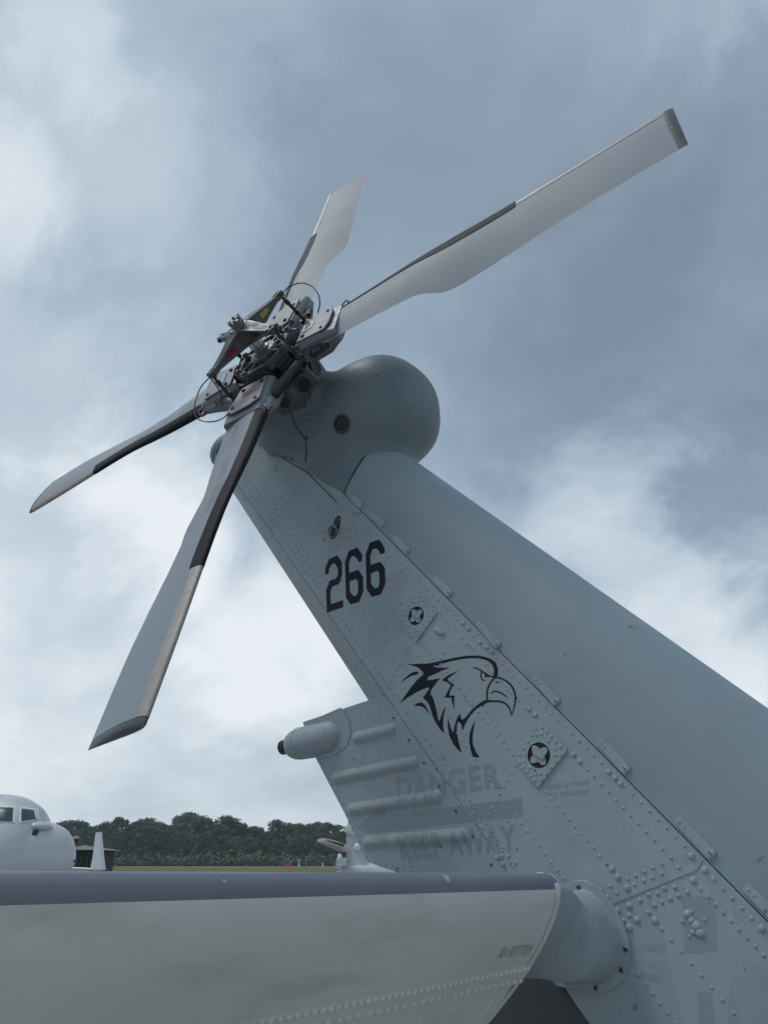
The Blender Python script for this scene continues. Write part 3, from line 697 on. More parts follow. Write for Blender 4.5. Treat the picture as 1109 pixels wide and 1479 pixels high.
# dark edge seal where cover and gearbox fairing meet
b = MB(); p = [cover_pt(-.004, math.pi * k / 40) for k in range(21)]
b.tube(p, .0028, 6); b.build('edge_seal', sealant, cover, smooth=60)
b = MB(); b.tube([L3(q[0], S0 + .003, q[1]) for q in (L1a, L1b, L1c)], .0018, 6); b.build('edge_seal', sealant, gear, smooth=60)

# ------------------------------------------------------------------ tail light
def lathe_px(name, m, cx, cy, s0, prof, parent, seg=24, axis=(-1, 0, 0)):
    c = px(cx, cy, s0); b = MB(); b.lathe(L3(c[0], s0, c[1]), axis, prof, seg); return b.build(name, m, parent, smooth=50)
sL = .085; c = px(470, 1068, sL)
def tl(d, r): return (d, r)
tail = lathe_px('tail_light', paint, 467, 1067, sL, [(-.11, .004), (-.105, .022), (-.085, .042), (-.05, .057), (0, .056), (.06, .0565), (.11, .0545), (.135, .050), (.152, .042), (.160, .031), (.163, .020)], heli, axis=(-1, 0, -.02))
b = MB(); q = px(467, 1067, sL); P = L3(q[0] - .160, sL, q[1] - .003)
b.lathe(P, (-1, 0, -.02), [(0, .023), (.008, .023), (.009, .019), (.014, .019), (.015, .026), (.022, .026), (.0225, .024), (.0245, .024), (.025, .026), (.030, .026), (.0305, .024), (.033, .024), (.034, .026), (.038, .025), (.041, .016)], 20); b.build('lamp', mat('lamp_glass', (.05, .045, .045), .25, metal=.3), tail, smooth=30)
ra2 = MB()
for k in range(20):
    a = 2 * math.pi * k / 20; ra2.dome(L3(q[0] - .105, sL + .055 * math.cos(a), q[1] + .055 * math.sin(a)), Vector((0, -math.cos(a), math.sin(a))), .003, .0018, 6)
ra2.build('rivet_ring', paint, tail, smooth=60, kind='stuff')
# flange lying on the fairing side round the light
fl_ = MB(); fl_pts = [(492, 1022), (505, 1040), (507, 1060), (500, 1078), (482, 1092), (460, 1096), (452, 1085), (440, 1045)]
fl_.add([L3(p[0], Sbase(*p) + .001, p[1]) for p in [pxs(*q2) for q2 in fl_pts]] + [L3(p[0], Sbase(*p) - .003, p[1]) for p in [pxs(*q2) for q2 in fl_pts]], [tuple(range(8)), tuple(range(8, 16))] + [(i, (i + 1) % 8, (i + 1) % 8 + 8, i + 8) for i in range(8)])
fl_.build('mounting_flange', paint, tail, smooth=30)
fr_ = MB()
for i in range(7):
    for (x, y) in [tuple(np.array(fl_pts[i]) * (1 - t) + np.array(fl_pts[i + 1]) * t) for t in (.1, .4, .7)]:
        g = pxs(x * .97 + 470 * .03, y * .97 + 1060 * .03); fr_.dome(L3(g[0], Sbase(*g) + .001, g[1]), STAR, .003, .0018, 6)
fr_.build('rivet_ring', paint, tail, smooth=60, kind='stuff')

# ------------------------------------------------------------------ gearbox fairing fittings
P, Nn = on_gear(494, 612); b = MB(); b.lathe(P - Nn * .004, Nn, [(0, .040), (.008, .040), (.010, .037), (.010, .030)], 24, 0, caps=False); b.lathe(P - Nn * .002, Nn, [(0, .031), (.006, .031)], 24, 1)
u = Nn.orthogonal().normalized(); w = Nn.cross(u)
for a in range(4): q = P + Nn * .004 + (u * math.cos(a * math.pi / 2 + .3) + w * math.sin(a * math.pi / 2 + .3)) * .014; b.dome(q, Nn, .0032, .002, 8, 2)
b.build('vent_port', [sealant, hole, brass], gear, smooth=40)
def gear_bar(x0, y0, x1, y1, wd, name, m=sealant):
    A, n0 = on_gear(x0, y0); B, n1 = on_gear(x1, y1); u = (B - A).normalized(); nn = (n0 + n1).normalized(); w = nn.cross(u); r = wd / 2; out = []
    for k in range(7): t = math.pi * k / 6; out.append(A - u * math.sin(t) * r + w * math.cos(t) * r - nn * .003)
    for k in range(7): t = math.pi * k / 6; out.append(B + u * math.sin(t) * r - w * math.cos(t) * r - nn * .003)
    b = MB(); b.prism(out, nn * .0065); b.dome(A + nn * .0035, nn, .0035, .002, 8); b.dome(B + nn * .0035, nn, .0035, .002, 8); return b.build(name, m, gear, smooth=40, bevel=.001)
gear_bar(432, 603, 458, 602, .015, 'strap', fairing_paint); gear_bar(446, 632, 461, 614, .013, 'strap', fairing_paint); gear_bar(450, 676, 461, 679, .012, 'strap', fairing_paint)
b = MB()
for (x, y) in [(467, 545), (478, 551), (470, 561), (466, 572), (503, 564), (471, 588), (402, 651), (394, 651), (432, 590), (436, 577), (448, 573), (517, 638), (407, 665), (420, 663), (422, 664)]:
    try: P, Nn = on_gear(x, y); b.dome(P, Nn, .004, .002, 8)
    except Exception: pass
b.build('screw_row', screw_dark, gear, smooth=60, kind='stuff')
b = MB(); pts = [on_gear(x, y)[0] for x, y in [(420, 596), (424, 608), (430, 620), (441, 634), (443, 650), (441, 668)]]; b.tube(pts, [.0025, .0025, .0025, .003, .004, .003], 6); b.build('sealant_line', sealant, gear, smooth=60)
P, Nn = on_gear(442, 633); b = MB(); b.lathe(P - Nn * .002, Nn, [(0, .009), (.006, .009), (.007, .005)], 12); b.build('drain_plug', screw_dark, gear, smooth=40)

# ------------------------------------------------------------------ stabilator, trailing edge hanging down
INC = R(40); SR, ST = .385, 2.19
def stab_le(s): return (.986 + .0 * (s - SR), -1.952 + .0125 * (s - SR))
def stab_c(s): return 1.05 - .16 * (s - SR) / (ST - SR)
def foil(x, t): return 5 * t * (.2969 * math.sqrt(x) - .126 * x - .3516 * x * x + .2843 * x ** 3 - .1036 * x ** 4)
def stab_pt(s, x, side, off=0.0):            # side +1 = underside (faces forward and down)
    l = stab_le(s); c = stab_c(s); t = .160 - .012 * (s - SR); y = foil(x, t) * c + off
    return L3(l[0] - x * c * math.cos(INC) + side * y * math.sin(INC), s, l[1] - x * c * math.sin(INC) - side * y * math.cos(INC))
def stab_nrm(s, x, side):
    a = stab_pt(s, max(x - .005, 0), side); b2 = stab_pt(s, x + .005, side); c = stab_pt(s + .01, x, side) - stab_pt(s, x, side)
    n = (b2 - a).cross(c).normalized(); ref = Vector((side * math.sin(INC), 0, -side * math.cos(INC)))
    return n if n.dot(ref) > 0 else -n
stab = empty('stabilator', (0, 0, 0), heli)
SS = [SR + (ST - SR) * i / 36 for i in range(37)]
def xb(s): return .0085 + .004 * (s - SR)    # paint line on the underside of the nose
XF = lambda s: (.190 + .030 * (s - SR) / .9) / stab_c(s)        # front spar joint
U = [k / 14 for k in range(15)]
b = MB()     # leading edge skin in the upper-surface colour: over the nose and back along the top
rows = []
for s in SS:
    r = [stab_pt(s, xb(s) * (1 - u) ** 2, 1) for u in U[:-1]] + [stab_pt(s, (u ** 2) * .98, -1) for u in [k / 30 for k in range(31)]]
    rows.append(r)
b.grid(rows); top_skin = b.build('upper_skin', stab_top, stab, smooth=60)
b = MB(); rows = []
for s in SS: rows.append([stab_pt(s, xb(s) + (XF(s) - xb(s)) * u ** 1.4, 1) for u in U])
b.grid(rows); low_skin = b.build('leading_edge_skin', stab_low, stab, smooth=60)
# ribbed skin behind the spar: shallow chordwise corrugation
b = MB(); rows = []
NS = 260
for i in range(NS + 1):
    s = SR + (ST - SR) * i / NS; ph = (s - SR) / .052
    cor = .0045 * max(0, math.sin(ph * 2 * math.pi)) ** .7
    rows.append([stab_pt(s, XF(s) + (.98 - XF(s)) * u, 1, -.0015 + cor * min(1, max(0, (u - .05) / .06)) * (1 - u)) for u in [0, .02, .05, .07, .09, .11, .15, .25, .4, .6, .8, 1]])
b.grid(rows); rib_skin = b.build('ribbed_skin', stab_low, stab, smooth=50)
b = MB(); rows = []     # doubler strip along the spar
for s in SS: rows.append([stab_pt(s, XF(s) + dx, 1, o) for dx, o in ((-.016, 0.0), (-.016, .0018), (.030, .0018), (.030, 0.0))])
b.grid(rows); b.build('spar_strap', stab_low, stab, smooth=30)
b = MB()
for dx, n0, r in ((-.009, 96, .0058), (.022, 70, .0058)):
    for i in range(n0):
        s = SR + .012 + (ST - SR - .03) * i / (n0 - 1) + (random.uniform(-.004, .004) if dx > 0 else 0)
        b.dome(stab_pt(s, XF(s) + dx, 1, .0018), stab_nrm(s, XF(s) + dx, 1), r, .0052, 8)
for i in range(34):
    x = .004 + .5 * (i / 33) ** 1.5; b.dome(stab_pt(SR + .012, x, 1), stab_nrm(SR + .012, x, 1), .0045, .0026, 7)
    b.dome(stab_pt(SR + .012, .02 * (1 - i / 33) if i < 10 else .001 * i, -1), stab_nrm(SR + .012, .02 * (1 - i / 33) if i < 10 else .001 * i, -1), .0028, .0016, 7)
b.build('rivet_rows', stab_low, stab, smooth=60, kind='stuff')
for s, m in ((SR, stab_low), (ST, stab_top)):  # closing ribs
    b = MB(); ring = [stab_pt(s, (k / 24) ** 2 * .98, 1) for k in range(25)] + [stab_pt(s, (k / 24) ** 2 * .98, -1) for k in range(24, 0, -1)]
    b.prism(ring, Vector((0, -.004 if s == ST else .004, 0))); b.build('closing_rib', m, stab, smooth=30)
b = MB(); rows = []
for s in (SR + .0, SR + .022): rows.append([stab_pt(s, (k / 30) ** 1.6 * .6, 1, .0012) for k in range(31)])
b.grid(rows); b.build('root_strap', stab_low, stab, smooth=60)
b = MB()   # trailing edge cap
rows = [[stab_pt(s, .975, 1, .0005), stab_pt(s, 1.0, 1), stab_pt(s, .975, -1, .0005)] for s in SS]; b.grid(rows); b.build('trailing_edge_cap', stab_low, stab, smooth=30)
# stencil under the nose, near the root
def find_stab(xp, yp):
    best = None
    for i in range(120):
        s = SR + (1.2 - SR) * i / 119
        for k in range(80):
            x = xb(s) + (XF(s) - xb(s)) * k / 79; p = stab_pt(s, x, 1); q = proj(p.x, -p.y, p.z - ZB); d = math.hypot(q[0] - xp, q[1] - yp)
            if best is None or d < best[0]: best = (d, s, x)
    return best[1:]
tl_, br2 = find_stab(727, 1367), find_stab(762, 1378)
def stab_map(a, x): return stab_pt(-a, x, 1, .0009)
text_on('rh_bottom_lettering', 'RH BOTTOM', (-tl_[0], tl_[1]), (-br2[0], br2[1]), mat('worn_black_stencil', (.37, .38, .352), .5), stab, step=None, mapper=stab_map, bold=0)
# pivot fairing between pylon side and stabilator root
out_px = [(812, 1287), (824, 1276), (840, 1271), (856, 1277), (872, 1291), (888, 1312), (901, 1336), (909, 1362), (910, 1388), (904, 1408), (891, 1424), (872, 1433), (846, 1432), (818, 1427), (800, 1420), (792, 1390), (795, 1350), (802, 1312)]
of = [px(x, y, S0 + .004) for x, y in out_px]; cf = (sum(p[0] for p in of) / len(of), sum(p[1] for p in of) / len(of))
def ringp(k): return [(cf[0] + (p[0] - cf[0]) * k, cf[1] + (p[1] - cf[1]) * k) for p in of]
n = len(of)
def root_ring(s, sc_):      # follows the front of the stabilator section, same angular order as the flange
    l = stab_le(SR); cc = (l[0] - .16 * math.cos(INC), l[1] - .16 * math.sin(INC)); R0 = []
    for p in of:
        a = math.atan2(p[1] - cf[1], p[0] - cf[0]); dx, dz = math.cos(a), math.sin(a)
        u, w = Vector((-math.cos(INC), -math.sin(INC))), Vector((math.sin(INC), -math.cos(INC)))
        q = Vector((dx, dz)); du, dw = q.dot(u), q.dot(w); rr = 1 / math.sqrt((du / .150) ** 2 + (dw / .072) ** 2) * sc_
        R0.append((cc[0] + dx * rr, cc[1] + dz * rr))
    return R0
b = MB(); rr = root_ring(SR, .97)
mix_ = lambda A, B, t: [(a[0] * (1 - t) + b2[0] * t, a[1] * (1 - t) + b2[1] * t) for a, b2 in zip(A, B)]
rings = [(ringp(1.0), S0 - .001), (ringp(1.0), S0 + .006), (ringp(.985), S0 + .008), (ringp(.845), S0 + .008), (ringp(.815), S0 + .014), (ringp(.795), S0 + .03), (mix_(ringp(.775), rr, .08), S0 + .09), (mix_(ringp(.755), rr, .16), S0 + .108), (mix_(ringp(.70), rr, .42), S0 + .116), (mix_(ringp(.66), rr, .68), S0 + .128), (mix_(ringp(.66), rr, .9), S0 + .17), (rr, SR + .003)]
def dense(ring, m=4):
    o = []; N_ = len(ring)
    for i in range(N_):
        p0, p1, p2, p3 = (Vector(ring[(i + j - 1) % N_]) for j in range(4))
        for k in range(m):
            t = k / m; o.append(tuple(.5 * ((2 * p1) + (p2 - p0) * t + (2 * p0 - 5 * p1 + 4 * p2 - p3) * t * t + (3 * p1 - p0 - 3 * p2 + p3) * t ** 3)))
    return o
b.grid([[L3(p[0], s, p[1]) for p in dense(r)] for r, s in rings], 0, closed=True)
piv = b.build('stabilator_fairing', paint, heli, smooth=45)
for (x, y) in [(836, 1281), (904, 1371), (898, 1401), (861, 1427), (884, 1330)]:
    p = px(x, y, S0 + .005); bb = MB(); bb.dome(L3(p[0], S0 + .008, p[1]), STAR, .0068, .004, 10); bb.lathe(L3(p[0], S0 + .0112, p[1]), STAR, [(0, .0035), (.0006, .0035)], 8, 1); bb.build('screw', [steel, hole], piv, smooth=50)

# ------------------------------------------------------------------ tail rotor
hl = Vector((0, .356, 0))
E1 = Vector((1, 0, 0)); EN = Vector((0, math.cos(CANT), math.sin(CANT))); E2 = Vector((0, -math.sin(CANT), math.cos(CANT)))   # in (f, s, z)
def toL(v): return Vector((v.x, -v.y, v.z))
e1, e2, en = toL(E1), toL(E2), toL(EN); HC = L3(*hl)
def HB(a, b2, t): return HC + e1 * a + e2 * b2 + en * t
def polar(ang, r, t): return HB(r * math.cos(ang), r * math.sin(ang), t)
def bph(x, y, t0):             # the point of the plane at height t0 above the hub plane seen at a pixel
    d = ray(x, y); t = (HUB @ n_ + t0) / (d @ n_); P = d * t - HUB; return HB(float(P @ f_), float(P @ e2_), t0)
hub = MB(); hub.lathe(HB(0, 0, -.40), en, [(0, .085), (.12, .082), (.13, .10), (.17, .10), (.18, .075), (.30, .072)], 28, 0)
hub = hub.build('rotor_hub', hub_dark, heli, smooth=40)
# grey bearing housing behind the hub, flat-sided with lightening holes
drum_m = mat('housing_paint', (0.10, 0.115, 0.127), .45, var=.2, scale=14, fine=.2)
b = MB(); rows = []
for t, rr0 in ((-.27, .105), (-.23, .135), (-.12, .150), (-.075, .140), (-.06, .11)):
    rows.append([polar(AZ + math.pi / 8 + q * math.pi / 4, rr0, t) for q in range(8)])
b.grid(rows, closed=True); b.add(rows[0], [tuple(range(8))]); b.add(rows[-1], [tuple(range(8))])
for q in range(8):
    a = AZ + q * math.pi / 4; u = e1 * math.cos(a) + e2 * math.sin(a)
    for t, rad, rr0 in ((-.115, .030, .135),) + (((-.185, .022, .131),) if q % 2 else ()):
        b.lathe(HC + en * t + u * rr0, u, [(0, rad), (.0045, rad)], 18, 1); b.lathe(HC + en * t + u * rr0, u, [(0, rad * 1.2), (.0075, rad * 1.2), (.0075, rad * .98), (0.003, rad * .98)], 18, 0, caps=False)
b.build('bearing_housing', [drum_m, hole], hub, smooth=35, bevel=.003)
b = MB(); b.lathe(HB(0, 0, -.25), en, [(0, .15), (.015, .155), (.03, .15)], 36); b.build('swash_ring', hub_grey, hub, smooth=30)
cA, sA = math.cos(AZ), math.sin(AZ)
def HQ(x, y, t): return HB(cA * x - sA * y, sA * x + cA * y, t)        # hub axes turned to the blades
# crossed flexible beams
for k, t in ((0, -.022), (1, .008)):
    b = MB(); ln, wd = .30, .052
    ax, ay = ((1, 0), (0, 1)) if k == 0 else ((0, 1), (1, 0))
    for sg in (-1, 1):
        b.hexa([HQ(ax[0] * sg * r + ay[0] * w_, ax[1] * sg * r + ay[1] * w_, t + h) for h in (-.012, .012) for r, w_ in ((.0, -wd), (ln, -wd * .8), (ln, wd * .8), (.0, wd))])
    b.build('flex_beam', rubber, hub, smooth=30)
# retention plates: an open frame of ribs outside, a plain one inside
def rib(b, x0, y0, x1, y1, wd, t0, t1, m=0):
    p, q = Vector((x0, y0)), Vector((x1, y1)); d = (q - p).normalized(); nn = Vector((-d.y, d.x)) * wd / 2
    c = [p - nn, q - nn, q + nn, p + nn]; b.hexa([HQ(v.x, v.y, t0) for v in c] + [HQ(v.x, v.y, t1) for v in c], m)
b = MB()
W = .118
octo = [(W, -.062), (W, .062), (.062, W), (-.062, W), (-W, .062), (-W, -.062), (-.062, -W), (.062, -W)]
for i in range(8): rib(b, *octo[i], *octo[(i + 1) % 8], .016, .024, .056)
for (x, y) in octo: rib(b, x * .45, y * .45, x, y, .012, .026, .054)
for (x, y) in ((W, 0), (0, W), (-W, 0), (0, -W)): rib(b, x * .4, y * .4, x, y, .007, .026, .048)
b.prism([HQ(x * .98, y * .98, .022) for x, y in octo], en * .010)
b.lathe(HB(0, 0, .022), en, [(0, .066), (.034, .066), (.040, .060), (.040, .044), (.046, .040)], 28)
for (x, y) in octo:
    b.lathe(HQ(x, y, .020), en, [(0, .016), (.040, .016), (.042, .0135)], 12)
b.build('hub_plate', hub_grey, hub, smooth=35, bevel=.0018)
b = MB(); b.prism([HQ(x * 1.05, y * 1.05, -.062) for x, y in octo], en * .022); b.build('hub_plate', hub_grey, hub, smooth=35, bevel=.003)
for (x, y) in octo:
    b = MB(); b.cyl(HQ(x, y, -.078), HQ(x, y, .070), .0065, seg=8); b.lathe(HQ(x, y, .060), en, [(0, .0115), (.009, .0115), (.010, .009)], 6); b.lathe(HQ(x, y, -.072), -en, [(0, .0115), (.009, .0115)], 6); b.build('hub_bolt', screw_dark, hub, smooth=30)
# output shaft and pitch beam
b = MB(); b.lathe(HB(0, 0, .05), en, [(0, .046), (.012, .046), (.014, .034), (.024, .034), (.025, .030), (.115, .030)], 28); b.build('output_shaft', chrome, hub, smooth=40)
TA = .155; ARM0 = AZ + R(56)
b = MB(); b.lathe(HB(0, 0, .128), en, [(0, .040), (.006, .046), (.058, .046), (.064, .040)], 24); beam_c = b.build('pitch_beam', hub_grey, hub, smooth=40, bevel=.002)
def obj_under_hub(b, name, m, **k): return b.build(name, m, hub, **k)
for k in range(4):
    a = ARM0 + k * math.pi / 2; u = e1 * math.cos(a) + e2 * math.sin(a); w = -e1 * math.sin(a) + e2 * math.cos(a)
    def T(r, t, o): return HC + u * r + en * t + w * o
    b = MB()
    secs = [(.03, .122, .198, .026), (.075, .128, .190, .022), (.14, .138, .176, .016), (.20, .146, .166, .012)]
    b.grid([[T(r, t0, -o), T(r, t0, o), T(r, t1, o), T(r, t1, -o)] for r, t0, t1, o in secs], closed=True)
    b.add([T(.20, .146, -.012), T(.20, .146, .012), T(.20, .166, .012), T(.20, .166, -.012)], [(0, 1, 2, 3)])
    for t0, t1 in ((0, .010), (-.010, 0)):      # flanges along both edges
        b.grid([[T(r, (ta if t0 == 0 else tb) + t0, -o - .005), T(r, (ta if t0 == 0 else tb) + t0, o + .005), T(r, (ta if t0 == 0 else tb) + t1, o + .005), T(r, (ta if t0 == 0 else tb) + t1, -o - .005)] for r, ta, tb, o in secs], closed=True)
    for sg in (-1, 1):                           # clevis cheeks
        b.box(T(.215, .155, sg * .012), u * .022, w * .004, en * .013)
    obj_under_hub(b, 'pitch_arm', hub_grey, smooth=35, bevel=.0015)
    b = MB(); b.lathe(T(.225, .155, -.022), w, [(0, .010), (.004, .010), (.005, .0065), (.039, .0065), (.040, .009), (.046, .009)], 10); obj_under_hub(b, 'clevis_bolt', screw_dark, smooth=35)
    # link down to the blade's pitch horn
    P0 = T(.225, .155, 0); P1 = T(.235, .005, -.005); d = (P1 - P0)
    b = MB(); b.lathe(P0, d, [(-.012, .004), (-.008, .011), (.0, .0125), (.008, .011), (.014, .006), (.030, .006), (.031, .010), (.052, .010), (.053, .0072), (.095, .0072), (.096, .010), (.112, .010), (.113, .006), (.132, .006), (.138, .011), (.148, .0125), (.156, .010), (.160, .004)], 12)
    obj_under_hub(b, 'pitch_link', hub_dark, smooth=40)
    b = MB(); stk = [yellow, None, red, hole][k] if False else {0: yellow, 2: red, 3: hole}.get(k)
    if stk:
        # sticker on both cheeks of the arm web
        for sg in (-1, 1):
            b.prism([T(r, t, sg * (.0235 if r < .1 else .0195) ) for r, t in ((.085, .149), (.135, .150), (.135, .168), (.085, .172))], w * sg * .0006)
        obj_under_hub(b, 'sticker', stk, smooth=None)
b = MB(); b.lathe(HB(0, 0, .188), en, [(0, .034), (.006, .036), (.010, .036), (.011, .029), (.016, .029), (.034, .029), (.037, .024), (.037, .014), (.028, .012)], 12)
for k in range(6):
    a = k * math.pi / 3; b.box(polar(a, .026, .228), (e1 * math.cos(a) + e2 * math.sin(a)) * .005, (-e1 * math.sin(a) + e2 * math.cos(a)) * .006, en * .006)
b.build('retaining_nut', steel, hub, smooth=35, bevel=.0008)
for k in range(4): a = AZ + .4 + k * math.pi / 2; b = MB(); b.lathe(polar(a, .041, .19), en, [(0, .007), (.010, .007), (.011, .005)], 6); b.build('lock_bolt', steel, hub, smooth=35)
for k in range(4):
    a = AZ + k * math.pi / 2 + R(45); u = e1 * math.cos(a) + e2 * math.sin(a); w = -e1 * math.sin(a) + e2 * math.cos(a)
    def T(r, t, o): return HC + u * r + en * t + w * o
    b = MB(); b.box(T(.150, -.01, 0), u * .016, w * .034, en * .030); b.cyl(T(.168, -.02, -.05), T(.168, -.02, .05), .011, seg=10); b.cyl(T(.160, .022, -.030), T(.160, .022, .030), .008, seg=8)
    b.tube([T(.15, .02, .03), T(.185, .045, .05), T(.20, .02, .085)], .005, 6); b.tube([T(.15, -.03, -.03), T(.19, -.05, -.05), T(.205, -.02, -.09)], .005, 6)
    b.build('restraint_bracket', hub_dark, hub, smooth=35, bevel=.0015)
    b = MB(); b.lathe(T(.172, -.02, .048), w, [(0, .015), (.010, .015), (.011, .012)], 6); b.build('bracket_nut', steel, hub, smooth=30)
# de-ice leads: thin black cables looping from the pitch arms to the blade roots
def smooth_pts(P, m=6):
    o = []
    for i in range(len(P) - 1):
        p0, p1, p2, p3 = P[max(i - 1, 0)], P[i], P[i + 1], P[min(i + 2, len(P) - 1)]
        for k in range(m):
            t = k / m; o.append(.5 * ((2 * p1) + (p2 - p0) * t + (2 * p0 - 5 * p1 + 4 * p2 - p3) * t * t + (3 * p1 - p0 - 3 * p2 + p3) * t ** 3))
    return o + [P[-1]]
for pts in ([(405, 428, .155), (415, 416, .150), (432, 409, .14), (448, 412, .13), (459, 424, .115), (462, 438, .095), (459, 452, .075)],
            [(303, 545, .155), (290, 560, .15), (282, 582, .14), (283, 600, .12), (292, 608, .10), (308, 609, .08), (322, 604, .065), (332, 596, .06)],
            [(389, 480, .155), (402, 489, .14), (415, 500, .12), (424, 512, .09), (430, 520, .05)],
            [(303, 545, .150), (312, 556, .12), (318, 566, .09), (321, 574, .06)]):
    b = MB(); b.tube(smooth_pts([bph(*p) for p in pts]), .0026, 6); b.build('deice_lead', rubber, hub, smooth=60)

# one blade in its own axes (radius, leading edge, outward), then three copies
TW = [(.0, -2.0), (.36, -2.0), (.5, .5), (.6, 2.5), (.7, 6.0), (.8, 9.5), (.9, 11.5), (1.0, 10.5), (1.2, 7.0), (1.35, 4.8), (1.5, 4.2), (2, 4.2)]
def twist(r):
    for (a, x), (c, y) in zip(TW, TW[1:]):
        if r <= c: return R(x + (y - x) * (r - a) / (c - a))
def te_c(r):
    t = min(1, max(0, (r - .70) / .16)); t = t * t * (3 - 2 * t); u = min(1, max(0, (r - 1.45) / .22))
    return -(.128 + .067 * t) + .001 * u
LEC = .062
def lec(r):
    t = min(1, max(0, (r - .55) / .55)); return .062 + .026 * (1 - t * t * (3 - 2 * t))
def sect(r, thick, x0=0.0, x1=1.0, n=14, grow=0.0, shrink=1.0):
    le, te_ = lec(r) + grow, te_c(r); c = (le - te_) ; th = twist(r); up, lo = [], []
    for k in range(n + 1):
        x = x0 + (x1 - x0) * (k / n) ** 1.7; y = foil(min(x, 1), thick * .247 / c if r < .9 else thick) * c * shrink + grow * (1 if x < .98 else 0)
        up.append((le - x * c, y + .006 * c * math.sin(math.pi * x))); lo.append((le - x * c, -y + .006 * c * math.sin(math.pi * x)))
    ring = up[::-1] + lo[1:]
    return [Vector((r, q[0] * math.cos(th) - q[1] * math.sin(th), q[0] * math.sin(th) + q[1] * math.cos(th))) for q in ring]
RS = [.30, .34, .38, .44, .5, .56, .62, .68, .70, .72, .735, .75, .765, .78, .795, .81, .825, .84, .86, .90, .96, 1.02, 1.1, 1.18, 1.26, 1.34, 1.42, 1.46, 1.5, 1.55, 1.6, 1.645]
def thick(r): return .118 if r > .9 else .118 + .11 * (.9 - r)
b = MB(); rows = [sect(r, thick(r)) for r in RS]; b.grid(rows); b.add(rows[0], [tuple(range(len(rows[0])))]); b.add(rows[-1], [tuple(range(len(rows[0])))])
blade = b.build('rotor_blade', blade_grey, None, smooth=50)
b = MB(); rr_ = [r for r in RS if .38 <= r <= 1.12] + [1.135]; rows = [sect(r, thick(r), 0, .20 if r < 1.13 else .19, 8, .0022) for r in rr_]; b.grid(rows)
b.add(rows[0], [tuple(range(len(rows[0])))]); b.add(rows[-1], [tuple(range(len(rows[0])))]); b.build('deice_boot', boot_black, blade, smooth=50)
b = MB(); rows = [sect(r, thick(r), 0, .145, 8, .0012) for r in (1.137, 1.2, 1.3, 1.4, 1.46, 1.5, 1.55, 1.6, 1.644)]; b.grid(rows)
b.add(rows[0], [tuple(range(len(rows[0])))]); b.add(rows[-1], [tuple(range(len(rows[0])))]); b.build('erosion_strip', strip_metal, blade, smooth=50)
tipm = mat('tip_cap_paint', (.07, .08, .085), .4, var=.2, scale=25)
b = MB(); rows = [sect(1.647, .118, grow=.0006), sect(1.662, .116, grow=.0006), sect(1.670, .09), sect(1.6745, .05), sect(1.676, .012)]; b.grid(rows); b.add(rows[0], [tuple(range(len(rows[0])))]); b.add(rows[-1], [tuple(range(len(rows[0])))])
b.build('tip_cap', tipm, blade, smooth=60)
b = MB(); th = twist(1.655)
for x in (-.11, -.075, -.045, -.02, .01):
    for sg in (1, -1): 
        c = LEC - te_c(1.655); yy = foil((LEC - x) / c, .117) * c; q = (x, sg * yy + .0015)
        b.dome(Vector((1.655, q[0] * math.cos(th) - q[1] * math.sin(th), q[0] * math.sin(th) + q[1] * math.cos(th))), Vector((0, -math.sin(th) * sg, math.cos(th) * sg)), .0038, .0016, 7)
b.build('tip_screws', steel, blade, smooth=60, kind='stuff')
# root clamp: thick chamfered cuff with outer cover plate
th = twist(.34); cd = Vector((0, math.cos(th), math.sin(th))); nd = Vector((0, -math.sin(th), math.cos(th))); rd = Vector((1, 0, 0))
def BT(r, c, h): return rd * r + cd * c + nd * h
b = MB()
def oct_sec(r, c0, c1, h0, h1, ch): return [BT(r, c0 + ch, h0), BT(r, c1 - ch, h0), BT(r, c1, h0 + ch), BT(r, c1, h1 - ch), BT(r, c1 - ch, h1), BT(r, c0 + ch, h1), BT(r, c0, h1 - ch), BT(r, c0, h0 + ch)]
rows = [oct_sec(.165, -.085, .072, -.055, .028, .018), oct_sec(.20, -.100, .080, -.066, .034, .018), oct_sec(.30, -.112, .080, -.060, .036, .016), oct_sec(.345, -.122, .078, -.040, .032, .014), oct_sec(.375, -.122, .074, -.030, .026, .010)]
b.grid(rows, closed=True); b.add(rows[0], [tuple(range(8))]); b.add(rows[-1], [tuple(range(8))]); b.build('root_clamp', clamp_grey, blade, smooth=30, bevel=.003)
b = MB(); b.prism([BT(.185, -.070, .033), BT(.185, .062, .033), BT(.335, .070, .0365), BT(.352, .02, .0365), BT(.352, -.06, .0365), BT(.335, -.104, .0365)], nd * .007); b.build('clamp_plate', clamp_grey, blade, smooth=30, bevel=.002)
for r, c in ((.315, -.075), (.322, .045), (.215, -.05), (.215, .045)):
    b = MB(); b.lathe(BT(r, c, .040), nd, [(0, .0105), (.003, .0105), (.003, .008), (.008, .0075)], 6); b.build('clamp_bolt', screw_dark, blade, smooth=30)
b = MB(); b.lathe(Vector((.115, 0, -.008)), (1, 0, 0), [(0, .038), (.006, .056), (.014, .046), (.020, .062), (.028, .050), (.034, .066), (.042, .054), (.050, .064), (.056, .050)], 20, 0); b.build('rubber_bellows', rubber, blade, smooth=60)
b = MB(); b.tube([BT(.26, .070, -.01), BT(.225, .105, -.008), BT(.175, .150, -.002), BT(.133, .190, .004)], [.026, .022, .017, .014], 10); b.lathe(Vector((.130, .190, -.012)), (0, 0, 1), [(0, .015), (.028, .015)], 14); b.build('pitch_horn', hub_dark, blade, smooth=50)
